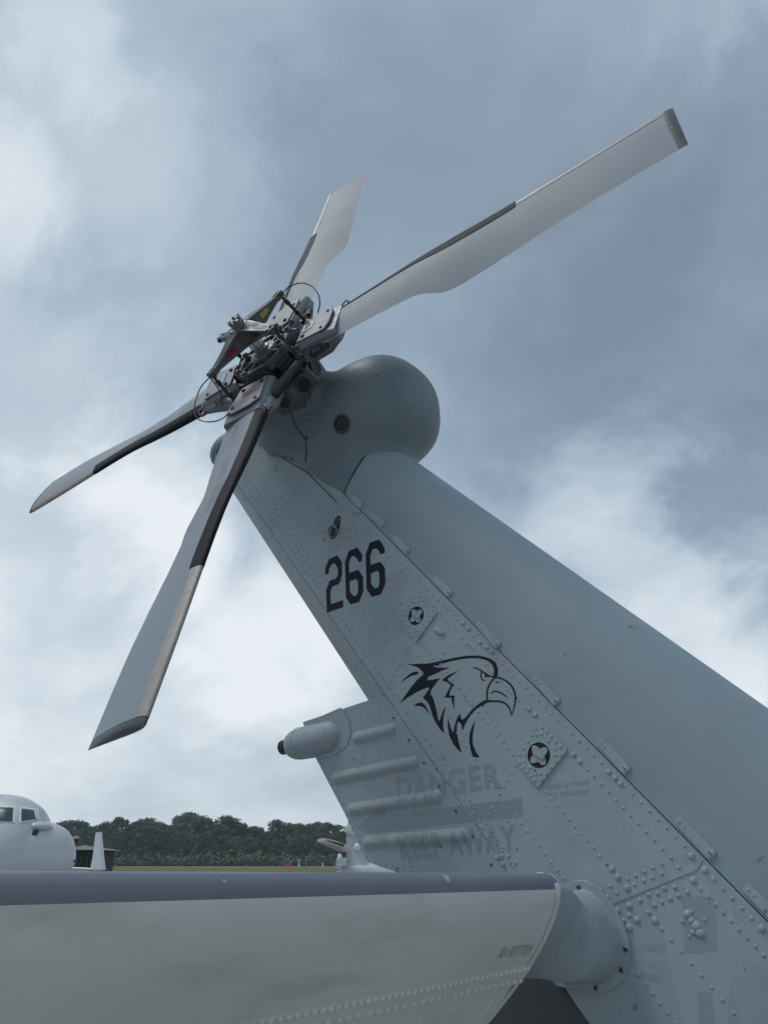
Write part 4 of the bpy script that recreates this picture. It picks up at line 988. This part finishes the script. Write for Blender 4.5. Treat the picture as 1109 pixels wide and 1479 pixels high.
b = MB(); b.box(BT(.378, .085, -.004), rd * .016, cd * .010, nd * .007); b.cyl(BT(.372, .09, 0), BT(.372, .112, .004), .006); b.cyl(BT(.385, .088, -.004), BT(.385, .102, .010), .0075, seg=6); b.tube([BT(.36, .078, .02), BT(.385, .10, .022), BT(.40, .085, .01)], .004); b.build('boot_connector', steel, blade, smooth=40, bevel=.001)
b = MB(); b.box(BT(.27, -.118, -.012), rd * .045, cd * .010, nd * .014); b.cyl(BT(.25, -.13, -.012), BT(.29, -.13, -.012), .010); b.cyl(BT(.24, -.118, .006), BT(.24, -.118, -.035), .008); b.build('damper_bracket', hub_dark, blade, smooth=40, bevel=.0015)
# faint stencil blocks on the inner part of the outward and inward faces
st = MB(); 
stm = mat('faint_blade_stencil', (.222, .243, .268), .5)
def blade_face(r, c, sg):
    thh = twist(r); ch = lec(r) - te_c(r); x = (lec(r) - c) / ch; y = foil(x, thick(r) * .247 / ch if r < .9 else thick(r)) * ch + .0007; q = (c, sg * y + .006 * ch * math.sin(math.pi * x))
    return Vector((r, q[0] * math.cos(thh) - q[1] * math.sin(thh), q[0] * math.sin(thh) + q[1] * math.cos(thh)))
for sg in (1, -1):
    for (r0, c0, nl, ln) in ((.41, .03, 5, .13), (.60, .00, 3, .10), (.73, .02, 4, .13), (.56, .035, 1, .10)):
        for li in range(nl):
            r = r0
            while r < r0 + ln:
                w_ = random.uniform(.004, .012); c = c0 - li * .017
                st.add([blade_face(r, c, sg), blade_face(r + w_, c, sg), blade_face(r + w_, c - .007, sg), blade_face(r, c - .007, sg)], [(0, 1, 2, 3)]); r += w_ + random.uniform(.002, .006)
st.build('faint_stencil', stm, blade, smooth=None, kind='stuff')
proto_kids = list(blade.children)
STK = {0: ('white', white_st), 1: ('none', None), 2: ('blue', blue), 3: ('red', pinkred)}
for k in range(4):
    o = blade if k == 0 else blade.copy()
    if k: COL.objects.link(o)
    o.parent = heli
    a = AZ + k * math.pi / 2; er = e1 * math.cos(a) + e2 * math.sin(a); et = -e1 * math.sin(a) + e2 * math.cos(a)
    o.matrix_local = Matrix(((er.x, et.x, en.x, HC.x), (er.y, et.y, en.y, HC.y), (er.z, et.z, en.z, HC.z), (0, 0, 0, 1)))
    if k:
        for ch in proto_kids: cc_ = ch.copy(); COL.objects.link(cc_); cc_.parent = o
    if STK[k][1]:
        b = MB(); H_ = .0443
        if k == 0:
            for q in ([(.205, .03), (.255, .03), (.255, .022), (.205, .022)], [(.205, -.01), (.255, -.01), (.255, -.018), (.205, -.018)], [(.205, .022), (.213, .022), (.213, -.01), (.205, -.01)], [(.247, .022), (.255, .022), (.255, -.01), (.247, -.01)]): b.prism([BT(r, c, H_ - .001) for r, c in q], nd * .001)
        else:
            b.prism([BT(r, c, H_ - .0028) for r, c in ((.235, -.045), (.262, -.045), (.262, .035), (.235, .035))], nd * .0026)
        b.build('sticker', STK[k][1], o, smooth=None)
        if k == 3:
            b = MB()
            for c in (-.04, -.022, -.004, .014): b.prism([BT(r, q, H_ - .0004) for r, q in ((.240, c), (.257, c), (.257, c + .012), (.240, c + .012))], nd * .0007)
            b.build('sticker_print', red, o, smooth=None)

# ------------------------------------------------------------------ the wood beyond the airfield
leaf_a = mat('leaf_green', (.050, .088, .050), .8, col2=(.074, .112, .056), scale=.35, objrand=.25, spec=.2)
leaf_b = mat('leaf_olive', (.068, .098, .050), .8, col2=(.044, .074, .046), scale=.35, objrand=.25, spec=.2)
bark = mat('bark', (.09, .075, .06), .9, var=.3)
def make_tree(h, w, seed, m, clumps=86, per=62):
    rnd = random.Random(seed); root = empty('broadleaf_tree')
    tb = MB(); tb.tube([Vector((0, 0, -.3)), Vector((.1, 0, h * .25)), Vector((-.1, .1, h * .55)), Vector((0, 0, h * 1.0))], [h * .022, h * .017, h * .011, h * .004], 8)
    cb = MB(); cs = []
    for i in range(clumps):
        a = rnd.uniform(0, 6.283); t = rnd.random() ** .8; z = h * (.06 + .88 * t); prof = math.sin(math.pi * min(1, (t * .80 + .18))) ** .45
        r = w * prof * math.sqrt(rnd.uniform(.15, 1)); c = Vector((r * math.cos(a), r * math.sin(a), z)); cs.append(c)
        rad = rnd.uniform(.11, .19) * h * .62
        if i % 5 == 0: tb.tube([Vector((0, 0, max(h * .2, z - h * .22))), c * .5 + Vector((0, 0, max(h * .2, z - h * .12) * .5)), c], [h * .008, h * .006, h * .002], 5)
        for k in range(per):
            d = Vector((rnd.gauss(0, 1), rnd.gauss(0, 1), rnd.gauss(0, .8))).normalized() * rad * rnd.uniform(.55, 1.05); d.z *= .75
            p = c + d; q = rnd.uniform(.25, .55) * h / 22
            u = Vector((rnd.gauss(0, 1), rnd.gauss(0, 1), rnd.gauss(0, .5))).normalized(); v = u.cross(d.normalized() + Vector((0, 0, .4)))
            v = v.normalized() if v.length > 1e-3 else u.orthogonal(); 
            cb.add([p - u * q - v * q * .7, p + u * q - v * q * .5, p + u * q * .8 + v * q * .8, p - u * q * .7 + v * q * .6], [(0, 1, 2, 3)])
    tb.build('trunk', bark, root, smooth=60)
    me = cb.build('crown', m, root, smooth=None); return root
def make_proto():
    P = []
    for i, (h, w) in enumerate([(23, 7.0), (21, 8.0), (24, 6.8), (19, 7.5), (22, 8.5), (25, 7.5)]): P.append(make_tree(h, w, 50 + i, leaf_a if i % 2 else leaf_b))
    return P
protos = make_proto(); used = set()
def copy_tree(o):
    c = o.copy(); COL.objects.link(c)
    for ch in list(o.children): d = ch.copy(); COL.objects.link(d); d.parent = c
    return c
rt = random.Random(5); k = 0
def place_tree(x, y, i, sc_, label, zoff=0):
    o = protos[i] if i not in used else copy_tree(protos[i]); used.add(i)
    o.location = (x, y, zoff); o.rotation_euler = (0, 0, rt.uniform(0, 6.28)); o.scale = (sc_ * rt.uniform(.9, 1.15), sc_ * rt.uniform(.9, 1.15), sc_)
    tag(o, label, 'tree', 'trees of the wood beyond the airfield'); return o
def sky_h(x):          # outline of the wood as a height factor along x
    return 1.02 + .07 * math.sin(x * .055 + 1.2) + .05 * math.sin(x * .11) + .03 * math.sin(x * .31 + 2)
x = -262.0
while x < 45:
    place_tree(x, 456 + rt.uniform(-6, 8), rt.randrange(6), 1.0 * sky_h(x) * rt.uniform(.94, 1.06), 'tall dark tree in the back rank of the far wood'); x += rt.uniform(4.2, 6.2)
x = -258.0
while x < 45:
    place_tree(x, 436 + rt.uniform(-5, 5), rt.randrange(6), .74 * sky_h(x) * rt.uniform(.8, 1.15), 'lower tree along the front edge of the far wood'); x += rt.uniform(5.5, 8.5)
# undergrowth closing the foot of the wood
ub = MB(); ru = random.Random(9)
for i in range(16000):
    x = ru.uniform(-280, 60); y = 420 + abs(ru.gauss(0, 9)); z = abs(ru.gauss(0, 2.2)) + .2; q = ru.uniform(.35, .8)
    u = Vector((ru.gauss(0, 1), ru.gauss(0, 1), ru.gauss(0, .6))).normalized(); v = u.orthogonal().normalized(); p = Vector((x, y, z))
    ub.add([p - u * q - v * q, p + u * q - v * q * .6, p + u * q + v * q, p - u * q * .6 + v * q], [(0, 1, 2, 3)])
tag(ub.build('undergrowth', leaf_a, None, smooth=None), 'dark green bushes along the foot of the far wood', 'bushes', kind='stuff')

def gpt(x, y, Y):          # the world point at distance Y ahead seen at a pixel
    d = ray(x, y); t = Y / d[1]; return Vector((d[0] * t, Y, CAMH + d[2] * t))
white_p = mat('white_aircraft_paint', (.62, .64, .66), .35, var=.06, scale=1.2, fine=.05)
grey_p = mat('pale_grey_aircraft_paint', (.45, .48, .51), .4, var=.08, scale=.8, streak=((.26, .28, .30), (1, 1, 3), 1.5, .35))
glass_p = mat('cockpit_glass', (.03, .06, .065), .22, spec=.5)
blk = mat('black_parts', (.012, .012, .013), .5); tyre = mat('tyre_rubber', (.02, .02, .02), .8)
# ---- parked jet whose nose shows at the left edge
YJ = 20.0; tipw = gpt(108, 1241, YJ)
jet = empty('parked_jet', (tipw.x, YJ, 0)); tag(jet, 'pale grey jet with its nose and cockpit windows pointing right', 'airplane')
zc = tipw.z
ppm = (gpt(109, 1241, YJ).x - gpt(108, 1241, YJ).x)
def jx(x): return (x - 108) * ppm
def jz(y): return gpt(60, y, YJ).z
top = [(108, 1241), (107.3, 1234), (106, 1227), (103, 1218), (98, 1208), (92, 1201), (84, 1195), (76, 1191), (68, 1189), (62, 1187), (58, 1183), (54, 1175), (49, 1168), (44, 1164), (36, 1159), (26, 1153.5), (14, 1150), (0, 1148), (-30, 1146), (-120, 1145), (-400, 1145)]
rows = []; zbot = jz(1241) - 1.05
for i, (x, y) in enumerate(top):
    X = jx(x); zt = jz(y); dep = max(.004, min(1.0, (108 - x) / 75)) ** .52; zb_ = zc - 1.0 * dep; hw = 1.15 * dep
    if x > 58: hw = min(hw, 1.15 * dep)
    cz = (zt + zb_) / 2; ring = []
    mz = zc - .05
    for q in range(36):
        a = 2 * math.pi * q / 36; c, sn = math.cos(a), math.sin(a)
        hz = (zt - mz) if sn > 0 else (mz - zb_)
        ring.append(Vector((X, hw * c * (1 - .18 * max(0, sn) ** 2 * (1 if x < 60 else 0)), mz + hz * sn)))
    rows.append(ring)
b = MB(); b.grid(rows, closed=True); b.add(rows[-1], [tuple(range(36))]); body = b.build('fuselage', grey_p, jet, smooth=50)
def on_jet(x, y, off=0.0):      # point on the camera side of the fuselage at a pixel
    X = jx(x); z = jz(y)
    for i in range(len(top) - 1):
        if top[i][0] >= x >= top[i + 1][0]:
            t = (top[i][0] - x) / (top[i][0] - top[i + 1][0]); A = [rows[i][q].lerp(rows[i + 1][q], t) for q in range(36)]
            best = min(range(18, 36), key=lambda q: abs(A[q].z - z)) if z < zc - .05 else min([27, 28, 29, 30, 31, 32, 33, 34, 35, 0, 18, 19, 20, 21, 22, 23, 24, 25, 26, 27], key=lambda q: abs(A[q].z - z))
            side = [p for p in A if p.y <= 0]; side.sort(key=lambda p: p.z)
            for p, q in zip(side, side[1:]):
                if p.z <= z <= q.z: u = (z - p.z) / max(1e-6, q.z - p.z); g = p.lerp(q, u); return Vector((X, g.y - off, z))
            return Vector((X, side[-1].y - off if z > side[-1].z else side[0].y - off, min(z, side[-1].z)))
def jet_pane(pts, name, m, off, parent):
    b = MB(); cx_ = sum(p[0] for p in pts) / len(pts); cy_ = sum(p[1] for p in pts) / len(pts); n_ = len(pts); V = []
    D_ = []
    for i in range(n_):
        for t in (0, .25, .5, .75): D_.append((pts[i][0] * (1 - t) + pts[(i + 1) % n_][0] * t, pts[i][1] * (1 - t) + pts[(i + 1) % n_][1] * t))
    R_ = [[on_jet(cx_ + (p[0] - cx_) * k_, cy_ + (p[1] - cy_) * k_, off if k_ < 1 else off - .02) for p in D_] for k_ in (1.0, .985, .6, .3, .02)]
    b.grid(R_, closed=True); return b.build(name, m, parent, smooth=60)
jet_pane([(-34, 1164.5), (25, 1166), (35, 1190.5), (-34, 1190)], 'window_frame', white_p, .02, jet); jet_pane([(29, 1167), (48, 1169), (58, 1186), (40, 1191)], 'window_frame', white_p, .02, jet)
jet_pane([(-30, 1167.5), (22.5, 1168.5), (31.5, 1188.5), (-30, 1188)], 'cockpit_window', glass_p, .035, jet); jet_pane([(33, 1169.5), (46, 1171), (54, 1184.5), (42, 1188.5)], 'cockpit_window', glass_p, .035, jet)
b = MB(); g0, g1 = on_jet(47, 1194), on_jet(66, 1195)
b.ellipsoid(Vector((jx(59), g1.y * .72 - .1, jz(1195.5))), Vector((jx(77) - jx(59), .02, 0)), Vector((0, .26, 0)), Vector((0, 0, jz(1187.5) - jz(1195.5))), 20, 12); b.build('sensor_pod', grey_p, jet, smooth=80)
b = MB(); g = on_jet(61, 1203); b.box(Vector((jx(61.5), g.y * .85 - .12, jz(1204.5))), Vector((.05, 0, .012)), Vector((0, .05, 0)), Vector((0, 0, .055))); b.build('pod_strut', blk, jet, smooth=None)
b = MB(); g = on_jet(3, 1211); b.tube([g + Vector((-.1, .02, 0)), g + Vector((-.03, -.08, 0)), g + Vector((.09, -.10, .03))], .02); b.build('pitot_probe', blk, jet, smooth=60)
b = MB(); zz = zbot + .1; b.cyl(Vector((-1.5, 0, zz + .2)), Vector((-1.5, 0, .30)), .06)
for sg in (-1, 1): b.lathe(Vector((-1.5, sg * .12 - .06, .26)), (0, 1, 0), [(0, .2), (.02, .26), (.10, .26), (.12, .2)], 18, 1)
b.build('nose_gear', [steel, tyre], jet, smooth=40)
b = MB(); rows2 = []
for (y, x0, x1, zz, th_) in [(-.9, -6.5, -9.3, zc - .55, .14), (-5.5, -8.0, -9.5, zc - .25, .08)]: rows2.append([Vector((x0, y, zz)), Vector(((x0 * 2 + x1) / 3, y, zz + th_)), Vector((x1, y, zz)), Vector(((x0 * 2 + x1) / 3, y, zz - th_))])
b.grid(rows2, closed=True); b.add(rows2[0], [(0, 1, 2, 3)]); b.add(rows2[1], [(0, 1, 2, 3)]); b.build('wing', grey_p, jet, smooth=50)
# ---- second jet behind it: a wing tip with an upturned winglet shows
YW = 30.0; w0 = gpt(141, 1254, YW)
jet2 = empty('parked_jet', (w0.x, YW, 0)); tag(jet2, 'white wing tip with tall upturned winglet behind the grey nose', 'airplane')
def wp(x, y, dy=0.0): p = gpt(x, y, YW); return Vector((p.x - w0.x, dy, p.z))
def thick_poly(pts, d, name, m, parent, bev=.01):
    b = MB(); b.prism(pts, d); return b.build(name, m, parent, smooth=30, bevel=bev)
b = MB(); prof_ = [(131.5, 1253, -.05), (152, 1256.5, -.35), (145, 1201.5, .02), (138, 1202.5, .12)]
rows2 = [[wp(131, 1254, .0), wp(148, 1255.5, -.10), wp(152.5, 1256.5, .06), wp(140, 1254, .14)], [wp(134, 1235, .05), wp(146, 1236, -.04), wp(149.8, 1236, .08), wp(142, 1235, .15)], [wp(137, 1202.5, .10), wp(143.5, 1202, .06), wp(146, 1201.5, .12), wp(142, 1201.7, .17)]]
b.grid(rows2, closed=True); b.add(rows2[0], [(0, 1, 2, 3)]); b.add(rows2[-1], [(0, 1, 2, 3)]); b.build('winglet', white_p, jet2, smooth=15)
b = MB(); rows2 = []
for (p, q, yy, t_) in [(wp(152, 1257), wp(131, 1255), -.05, .035), (wp(126, 1257.5), wp(100, 1254), .6, .06), (wp(60, 1262), wp(-10, 1255), 3.5, .14)]:
    m_ = (p + q) / 2; rows2.append([p + Vector((0, yy, 0)), m_ + Vector((0, yy, t_)), q + Vector((0, yy, 0)), m_ + Vector((0, yy, -t_))])
b.grid(rows2, closed=True); b.add(rows2[0], [(0, 1, 2, 3)]); b.add(rows2[-1], [(0, 1, 2, 3)]); b.build('wing', white_p, jet2, smooth=40)
b = MB(); rr3 = []
for X, r_ in [(-12.0, .3), (-11, .7), (-8, 1.0), (-5.5, .95), (-4.2, .6), (-3.8, .05)]: rr3.append([Vector((X, 4.6 + r_ * math.cos(a), 1.75 + r_ * math.sin(a))) for a in [2 * math.pi * q / 24 for q in range(24)]])
b.grid(rr3, closed=True); b.add(rr3[0], [tuple(range(24))]); b.add(rr3[-1], [tuple(range(24))]); b.build('fuselage', white_p, jet2, smooth=60)
for X in (-9.9, -5.1): b = MB(); b.cyl(Vector((X, 4.6, 1.0)), Vector((X, 4.6, .28)), .05); b.lathe(Vector((X, 4.5, .26)), (0, 1, 0), [(0, .2), (.03, .26), (.17, .26), (.2, .2)], 16, 1); b.build('landing_gear', [steel, tyre], jet2, smooth=40)
# ---- low shelter with green roof beyond the jets
YS = 75.0; a0 = gpt(70, 1250, YS); a1 = gpt(137, 1250, YS); zr = gpt(105, 1219.5, YS).z; ze = gpt(105, 1227.5, YS).z; wx = a1.x - a0.x
shed = empty('shelter', (a0.x, YS, 0)); tag(shed, 'low dark shelter with a green metal roof behind the grey nose', 'building')
groof = mat('green_roof_sheet', (.06, .125, .09), .5, var=.1, scale=2); dwall = mat('dark_green_wall', (.018, .026, .016), .8, var=.4, scale=3)
b = MB(); b.add([Vector((-.4, -.5, ze)), Vector((wx + .3, -.5, ze)), Vector((wx - 2.2, 3, zr)), Vector((2.2, 3, zr)), Vector((-.4, 6.5, ze)), Vector((wx + .3, 6.5, ze))], [(0, 1, 2, 3), (3, 2, 5, 4), (0, 3, 4), (1, 5, 2), (0, 4, 5, 1)]); roof = b.build('roof', groof, shed, smooth=None)
sp_ = .45; i = 0
while i * sp_ < wx - .3:
    b = MB(); b.box(Vector((.15 + i * sp_, .1, ze / 2)), Vector((.19, 0, 0)), Vector((0, .03 + .02 * (i % 2), 0)), Vector((0, 0, ze / 2 - .02))); b.build('wall_board', dwall, shed, smooth=None); i += 1
b = MB(); b.box(Vector((wx / 2, 3.2, ze / 2 - .01)), Vector((wx / 2 - .3, 0, 0)), Vector((0, 2.9, 0)), Vector((0, 0, ze / 2 - .02))); b.build('wall', dwall, shed, smooth=None)
b = MB(); g = gpt(90, 1210, YS); lx = g.x - a0.x; b.box(Vector((lx, 3.4, gpt(90, 1213.5, YS).z)), Vector((.42, 0, 0)), Vector((0, .4, 0)), Vector((0, 0, .22))); b.build('roof_vent', blk, shed, smooth=None)
b = MB(); b.hexa([Vector((lx + dx * k_, 3.4 + dy * k_, zz_)) for zz_, k_ in ((gpt(90, 1212, YS).z, .36), (gpt(90, 1205.5, YS).z, .16)) for dx, dy in ((-1, -1), (1, -1), (1, 1), (-1, 1))]); b.build('vent_cap', mat('faded_tan', (.33, .27, .22), .8), shed, smooth=None)
# ---- airplane tail mostly hidden behind the pylon: fin, booted tailplane, tail cone
YP = 24.0; c0 = gpt(510, 1225, YP); prop = empty('parked_airplane', (c0.x, YP, 0)); tag(prop, 'pale airplane tail with black-edged tailplane half hidden behind the helicopter', 'airplane')
def pp(x, y, dy=0.0): p = gpt(x, y, YP); return Vector((p.x - c0.x, dy, p.z))
b = MB(); axis0 = pp(512, 1180); prof3 = [(1184, 12), (1188, 15), (1206, 17), (1222, 18), (1235, 18.5), (1243, 20), (1249, 24), (1254, 30), (1262, 36)]; rows3 = []
for y, hw in prof3:
    cpt = pp(516 + (y - 1184) * .06, y); rad = hw * (pp(11, 1220) - pp(10, 1220)).x; rows3.append([cpt + Vector((rad * math.cos(a), rad * math.sin(a) * .32, 0)) for a in [2 * math.pi * q / 24 for q in range(24)]])
b.grid(rows3, closed=True); b.add(rows3[0], [tuple(range(24))]); b.add(rows3[-1], [tuple(range(24))]); b.build('fin', grey_p, prop, smooth=60)
def prop_blade(P, name):
    rows_, rowb = [], []
    for (x, y, w_, tw) in P:
        c_ = pp(x, y, -.05); u_ = Vector((.25, math.cos(tw), math.sin(tw))).normalized() * w_ ; n_2 = Vector((0, -math.sin(tw), math.cos(tw))) * w_ * .16
        rows_.append([c_ - u_, c_ + n_2, c_ + u_, c_ - n_2]); rowb.append([c_ - u_ * 1.03, c_ - u_ * .35 + n_2 * .9, c_ - u_ * .35 - n_2 * .9])
    b = MB(); b.grid(rows_, closed=True); b.add(rows_[0], [(0, 1, 2, 3)]); b.add(rows_[-1], [(0, 1, 2, 3)]); o = b.build(name, mat('tailplane_grey', (.30, .29, .28), .4), prop, smooth=50)
    return o
pb = prop_blade([(459, 1213.5, .05, .9), (466, 1214.5, .10, .9), (480, 1219, .15, .8), (494, 1224.5, .17, .7), (506, 1227, .14, .6)], 'tailplane')
b = MB(); b.hexa([pp(470, 1212.6, -.2), pp(497, 1219.5, -.2), pp(497, 1223.5, -.2), pp(474, 1215.2, -.2), pp(470, 1212.6, -.1), pp(497, 1219.5, -.1), pp(497, 1223.5, -.1), pp(474, 1215.2, -.1)]); b.build('edge_boot', blk, pb, smooth=None)
b = MB(); b.hexa([pp(457.5, 1213.3, -.19), pp(469.5, 1212.2, -.19), pp(471, 1214, -.19), pp(462, 1215.4, -.19), pp(457.5, 1213.3, -.1), pp(469.5, 1212.2, -.1), pp(471, 1214, -.1), pp(462, 1215.4, -.1)]); b.build('tip_cap', white_p, pb, smooth=None)
prop_blade([(491, 1200, .03, .8), (497, 1197.5, .09, .7), (506, 1201, .13, .6), (514, 1207, .12, .5)], 'tailplane')
b = MB(); b.ellipsoid(pp(516, 1224, -.12), Vector((.10, 0, 0)), Vector((0, .10, 0)), Vector((0, 0, .12))); b.build('root_fairing', white_p, prop, smooth=80)
b = MB(); p_ = pp(491.5, 1238, -.3); b.lathe(p_ - Vector((0, 0, .1)), (0, 0, 1), [(0, .062), (.13, .062), (.165, .05), (.185, .02)], 16); b.build('beacon_light', white_p, prop, smooth=50)
b = MB(); b.box(pp(494, 1245, -.3), Vector((.14, 0, 0)), Vector((0, .2, 0)), Vector((0, 0, .10))); b.build('equipment_box', grey_p, prop, smooth=None, bevel=.01)
b = MB(); rr4 = []
for X, r_, zc_ in [(-.45, .06, 1.55), (-.1, .18, 1.52), (.6, .34, 1.45), (2.0, .55, 1.36), (4.0, .68, 1.30), (6.5, .70, 1.30), (8.2, .60, 1.28), (9.4, .30, 1.2), (9.8, .05, 1.15)]:
    rr4.append([Vector((X, r_ * math.cos(a), zc_ + r_ * .8 * math.sin(a))) for a in [2 * math.pi * q / 24 for q in range(24)]])
b.grid(rr4, closed=True); b.add(rr4[0], [tuple(range(24))]); b.add(rr4[-1], [tuple(range(24))]); b.build('fuselage', grey_p, prop, smooth=60)
b = MB(); rows4 = []
for y_, x0_, x1_, z_4, t_4 in [(-5.2, 5.0, 5.9, 1.35, .05), (-.4, 4.3, 6.2, 1.0, .12), (.4, 4.3, 6.2, 1.0, .12), (5.2, 5.0, 5.9, 1.35, .05)]:
    rows4.append([Vector((x0_, y_, z_4)), Vector(((x0_ + 2 * x1_) / 3, y_, z_4 + t_4)), Vector((x1_, y_, z_4)), Vector(((x0_ + 2 * x1_) / 3, y_, z_4 - t_4))])
b.grid(rows4, closed=True); b.add(rows4[0], [(0, 1, 2, 3)]); b.add(rows4[-1], [(0, 1, 2, 3)]); b.build('wing', grey_p, prop, smooth=50)
for X, Y_ in ((8.3, 0), (5.0, -1.2), (5.0, 1.2)):
    b = MB(); b.cyl(Vector((X, Y_, 1.0)), Vector((X, Y_, .24)), .05); b.lathe(Vector((X, Y_ - .08, .22)), (0, 1, 0), [(0, .17), (.03, .22), (.13, .22), (.16, .17)], 16, 1); b.build('landing_gear', [steel, tyre], prop, smooth=40)
# ---- small red fire truck and marker posts on the far taxiway
YR = 380.0; v0 = gpt(415.5, 1250, YR); tr = empty('red_truck', (v0.x, YR, 0)); tr.scale = (.62, .62, .7); tag(tr, 'tiny red truck parked on the far taxiway', 'truck')
redp = mat('red_vehicle_paint', (.36, .03, .025), .4)
b = MB(); b.box((-1.1, 0, 1.15), (2.0, 0, 0), (0, 1.1, 0), (0, 0, .75)); b.build('body', redp, tr, smooth=None, bevel=.08)
b = MB(); b.hexa([Vector((x_, y_, z_2)) for z_2, x0_, x1_ in ((.4, .95, 2.9), (2.5, 1.0, 2.4)) for x_, y_ in ((x0_, -1.1), (x1_, -1.1), (x1_, 1.1), (x0_, 1.1))]); b.build('cab', redp, tr, smooth=None, bevel=.08)
b = MB(); b.box((1.75, -1.11, 1.95), (.55, 0, 0), (0, .02, 0), (0, 0, .33)); b.build('window', glass_p, tr, smooth=None)
b = MB(); b.box((1.6, 0, 2.62), (.35, 0, 0), (0, .9, 0), (0, 0, .12)); b.build('light_bar', white_p, tr, smooth=None)
for X in (-2.0, 1.9): b = MB(); b.lathe(Vector((X, -1.16, .5)), (0, 1, 0), [(0, .4), (.05, .5), (.3, .5), (.35, .4)], 16); b.build('wheel', tyre, tr, smooth=40)
for (x, y0_, hgt, lab) in [(432, 1245.5, 1, 'pale marker post just right of the tiny red truck'), (443, 1245.5, 1, 'dark marker post further right of the tiny red truck'), (466, 1248.5, .6, 'short pale marker nearest the helicopter tail on the taxiway')]:
    p = gpt(x, 1250, YR); o = empty('marker_post', (p.x, YR, 0)); tag(o, lab, 'post', 'marker posts on the far taxiway')
    b = MB(); b.lathe((0, 0, 0), (0, 0, 1), [(0, .5), (.2, .5), (.22, .3), (2.6 * hgt, .3), (2.7 * hgt, .2)], 12); b.build('post', white_p if 'pale' in lab else mat('dark_post', (.12, .13, .13), .6), o, smooth=40)
    b = MB(); b.lathe((0, 0, 1.6 * hgt), (0, 0, 1), [(0, .33), (.5 * hgt, .33)], 12); b.build('band', blk if hgt == 1 else redp, o, smooth=40)

# ------------------------------------------------------------------ thin damp air over the airfield
hz = MB(); hz.box((0, 200, 29), (420, 0, 0), (0, 330, 0), (0, 0, 30.5))
hm = bpy.data.materials.new('damp_air'); hm.use_nodes = True; hn_ = hm.node_tree.nodes; hn_.clear()
ho = hn_.new('ShaderNodeOutputMaterial'); hv_ = hn_.new('ShaderNodeVolumePrincipled'); hv_.inputs['Density'].default_value = .00022; hv_.inputs['Color'].default_value = (.80, .90, 1.0, 1); hv_.inputs['Anisotropy'].default_value = .2
hm.node_tree.links.new(hv_.outputs[0], ho.inputs['Volume'])
hzo = hz.build('haze', hm, None, smooth=None); hzo['kind'] = 'stuff'; hzo['label'] = 'thin pale haze in the air over the airfield'; hzo['category'] = 'haze'
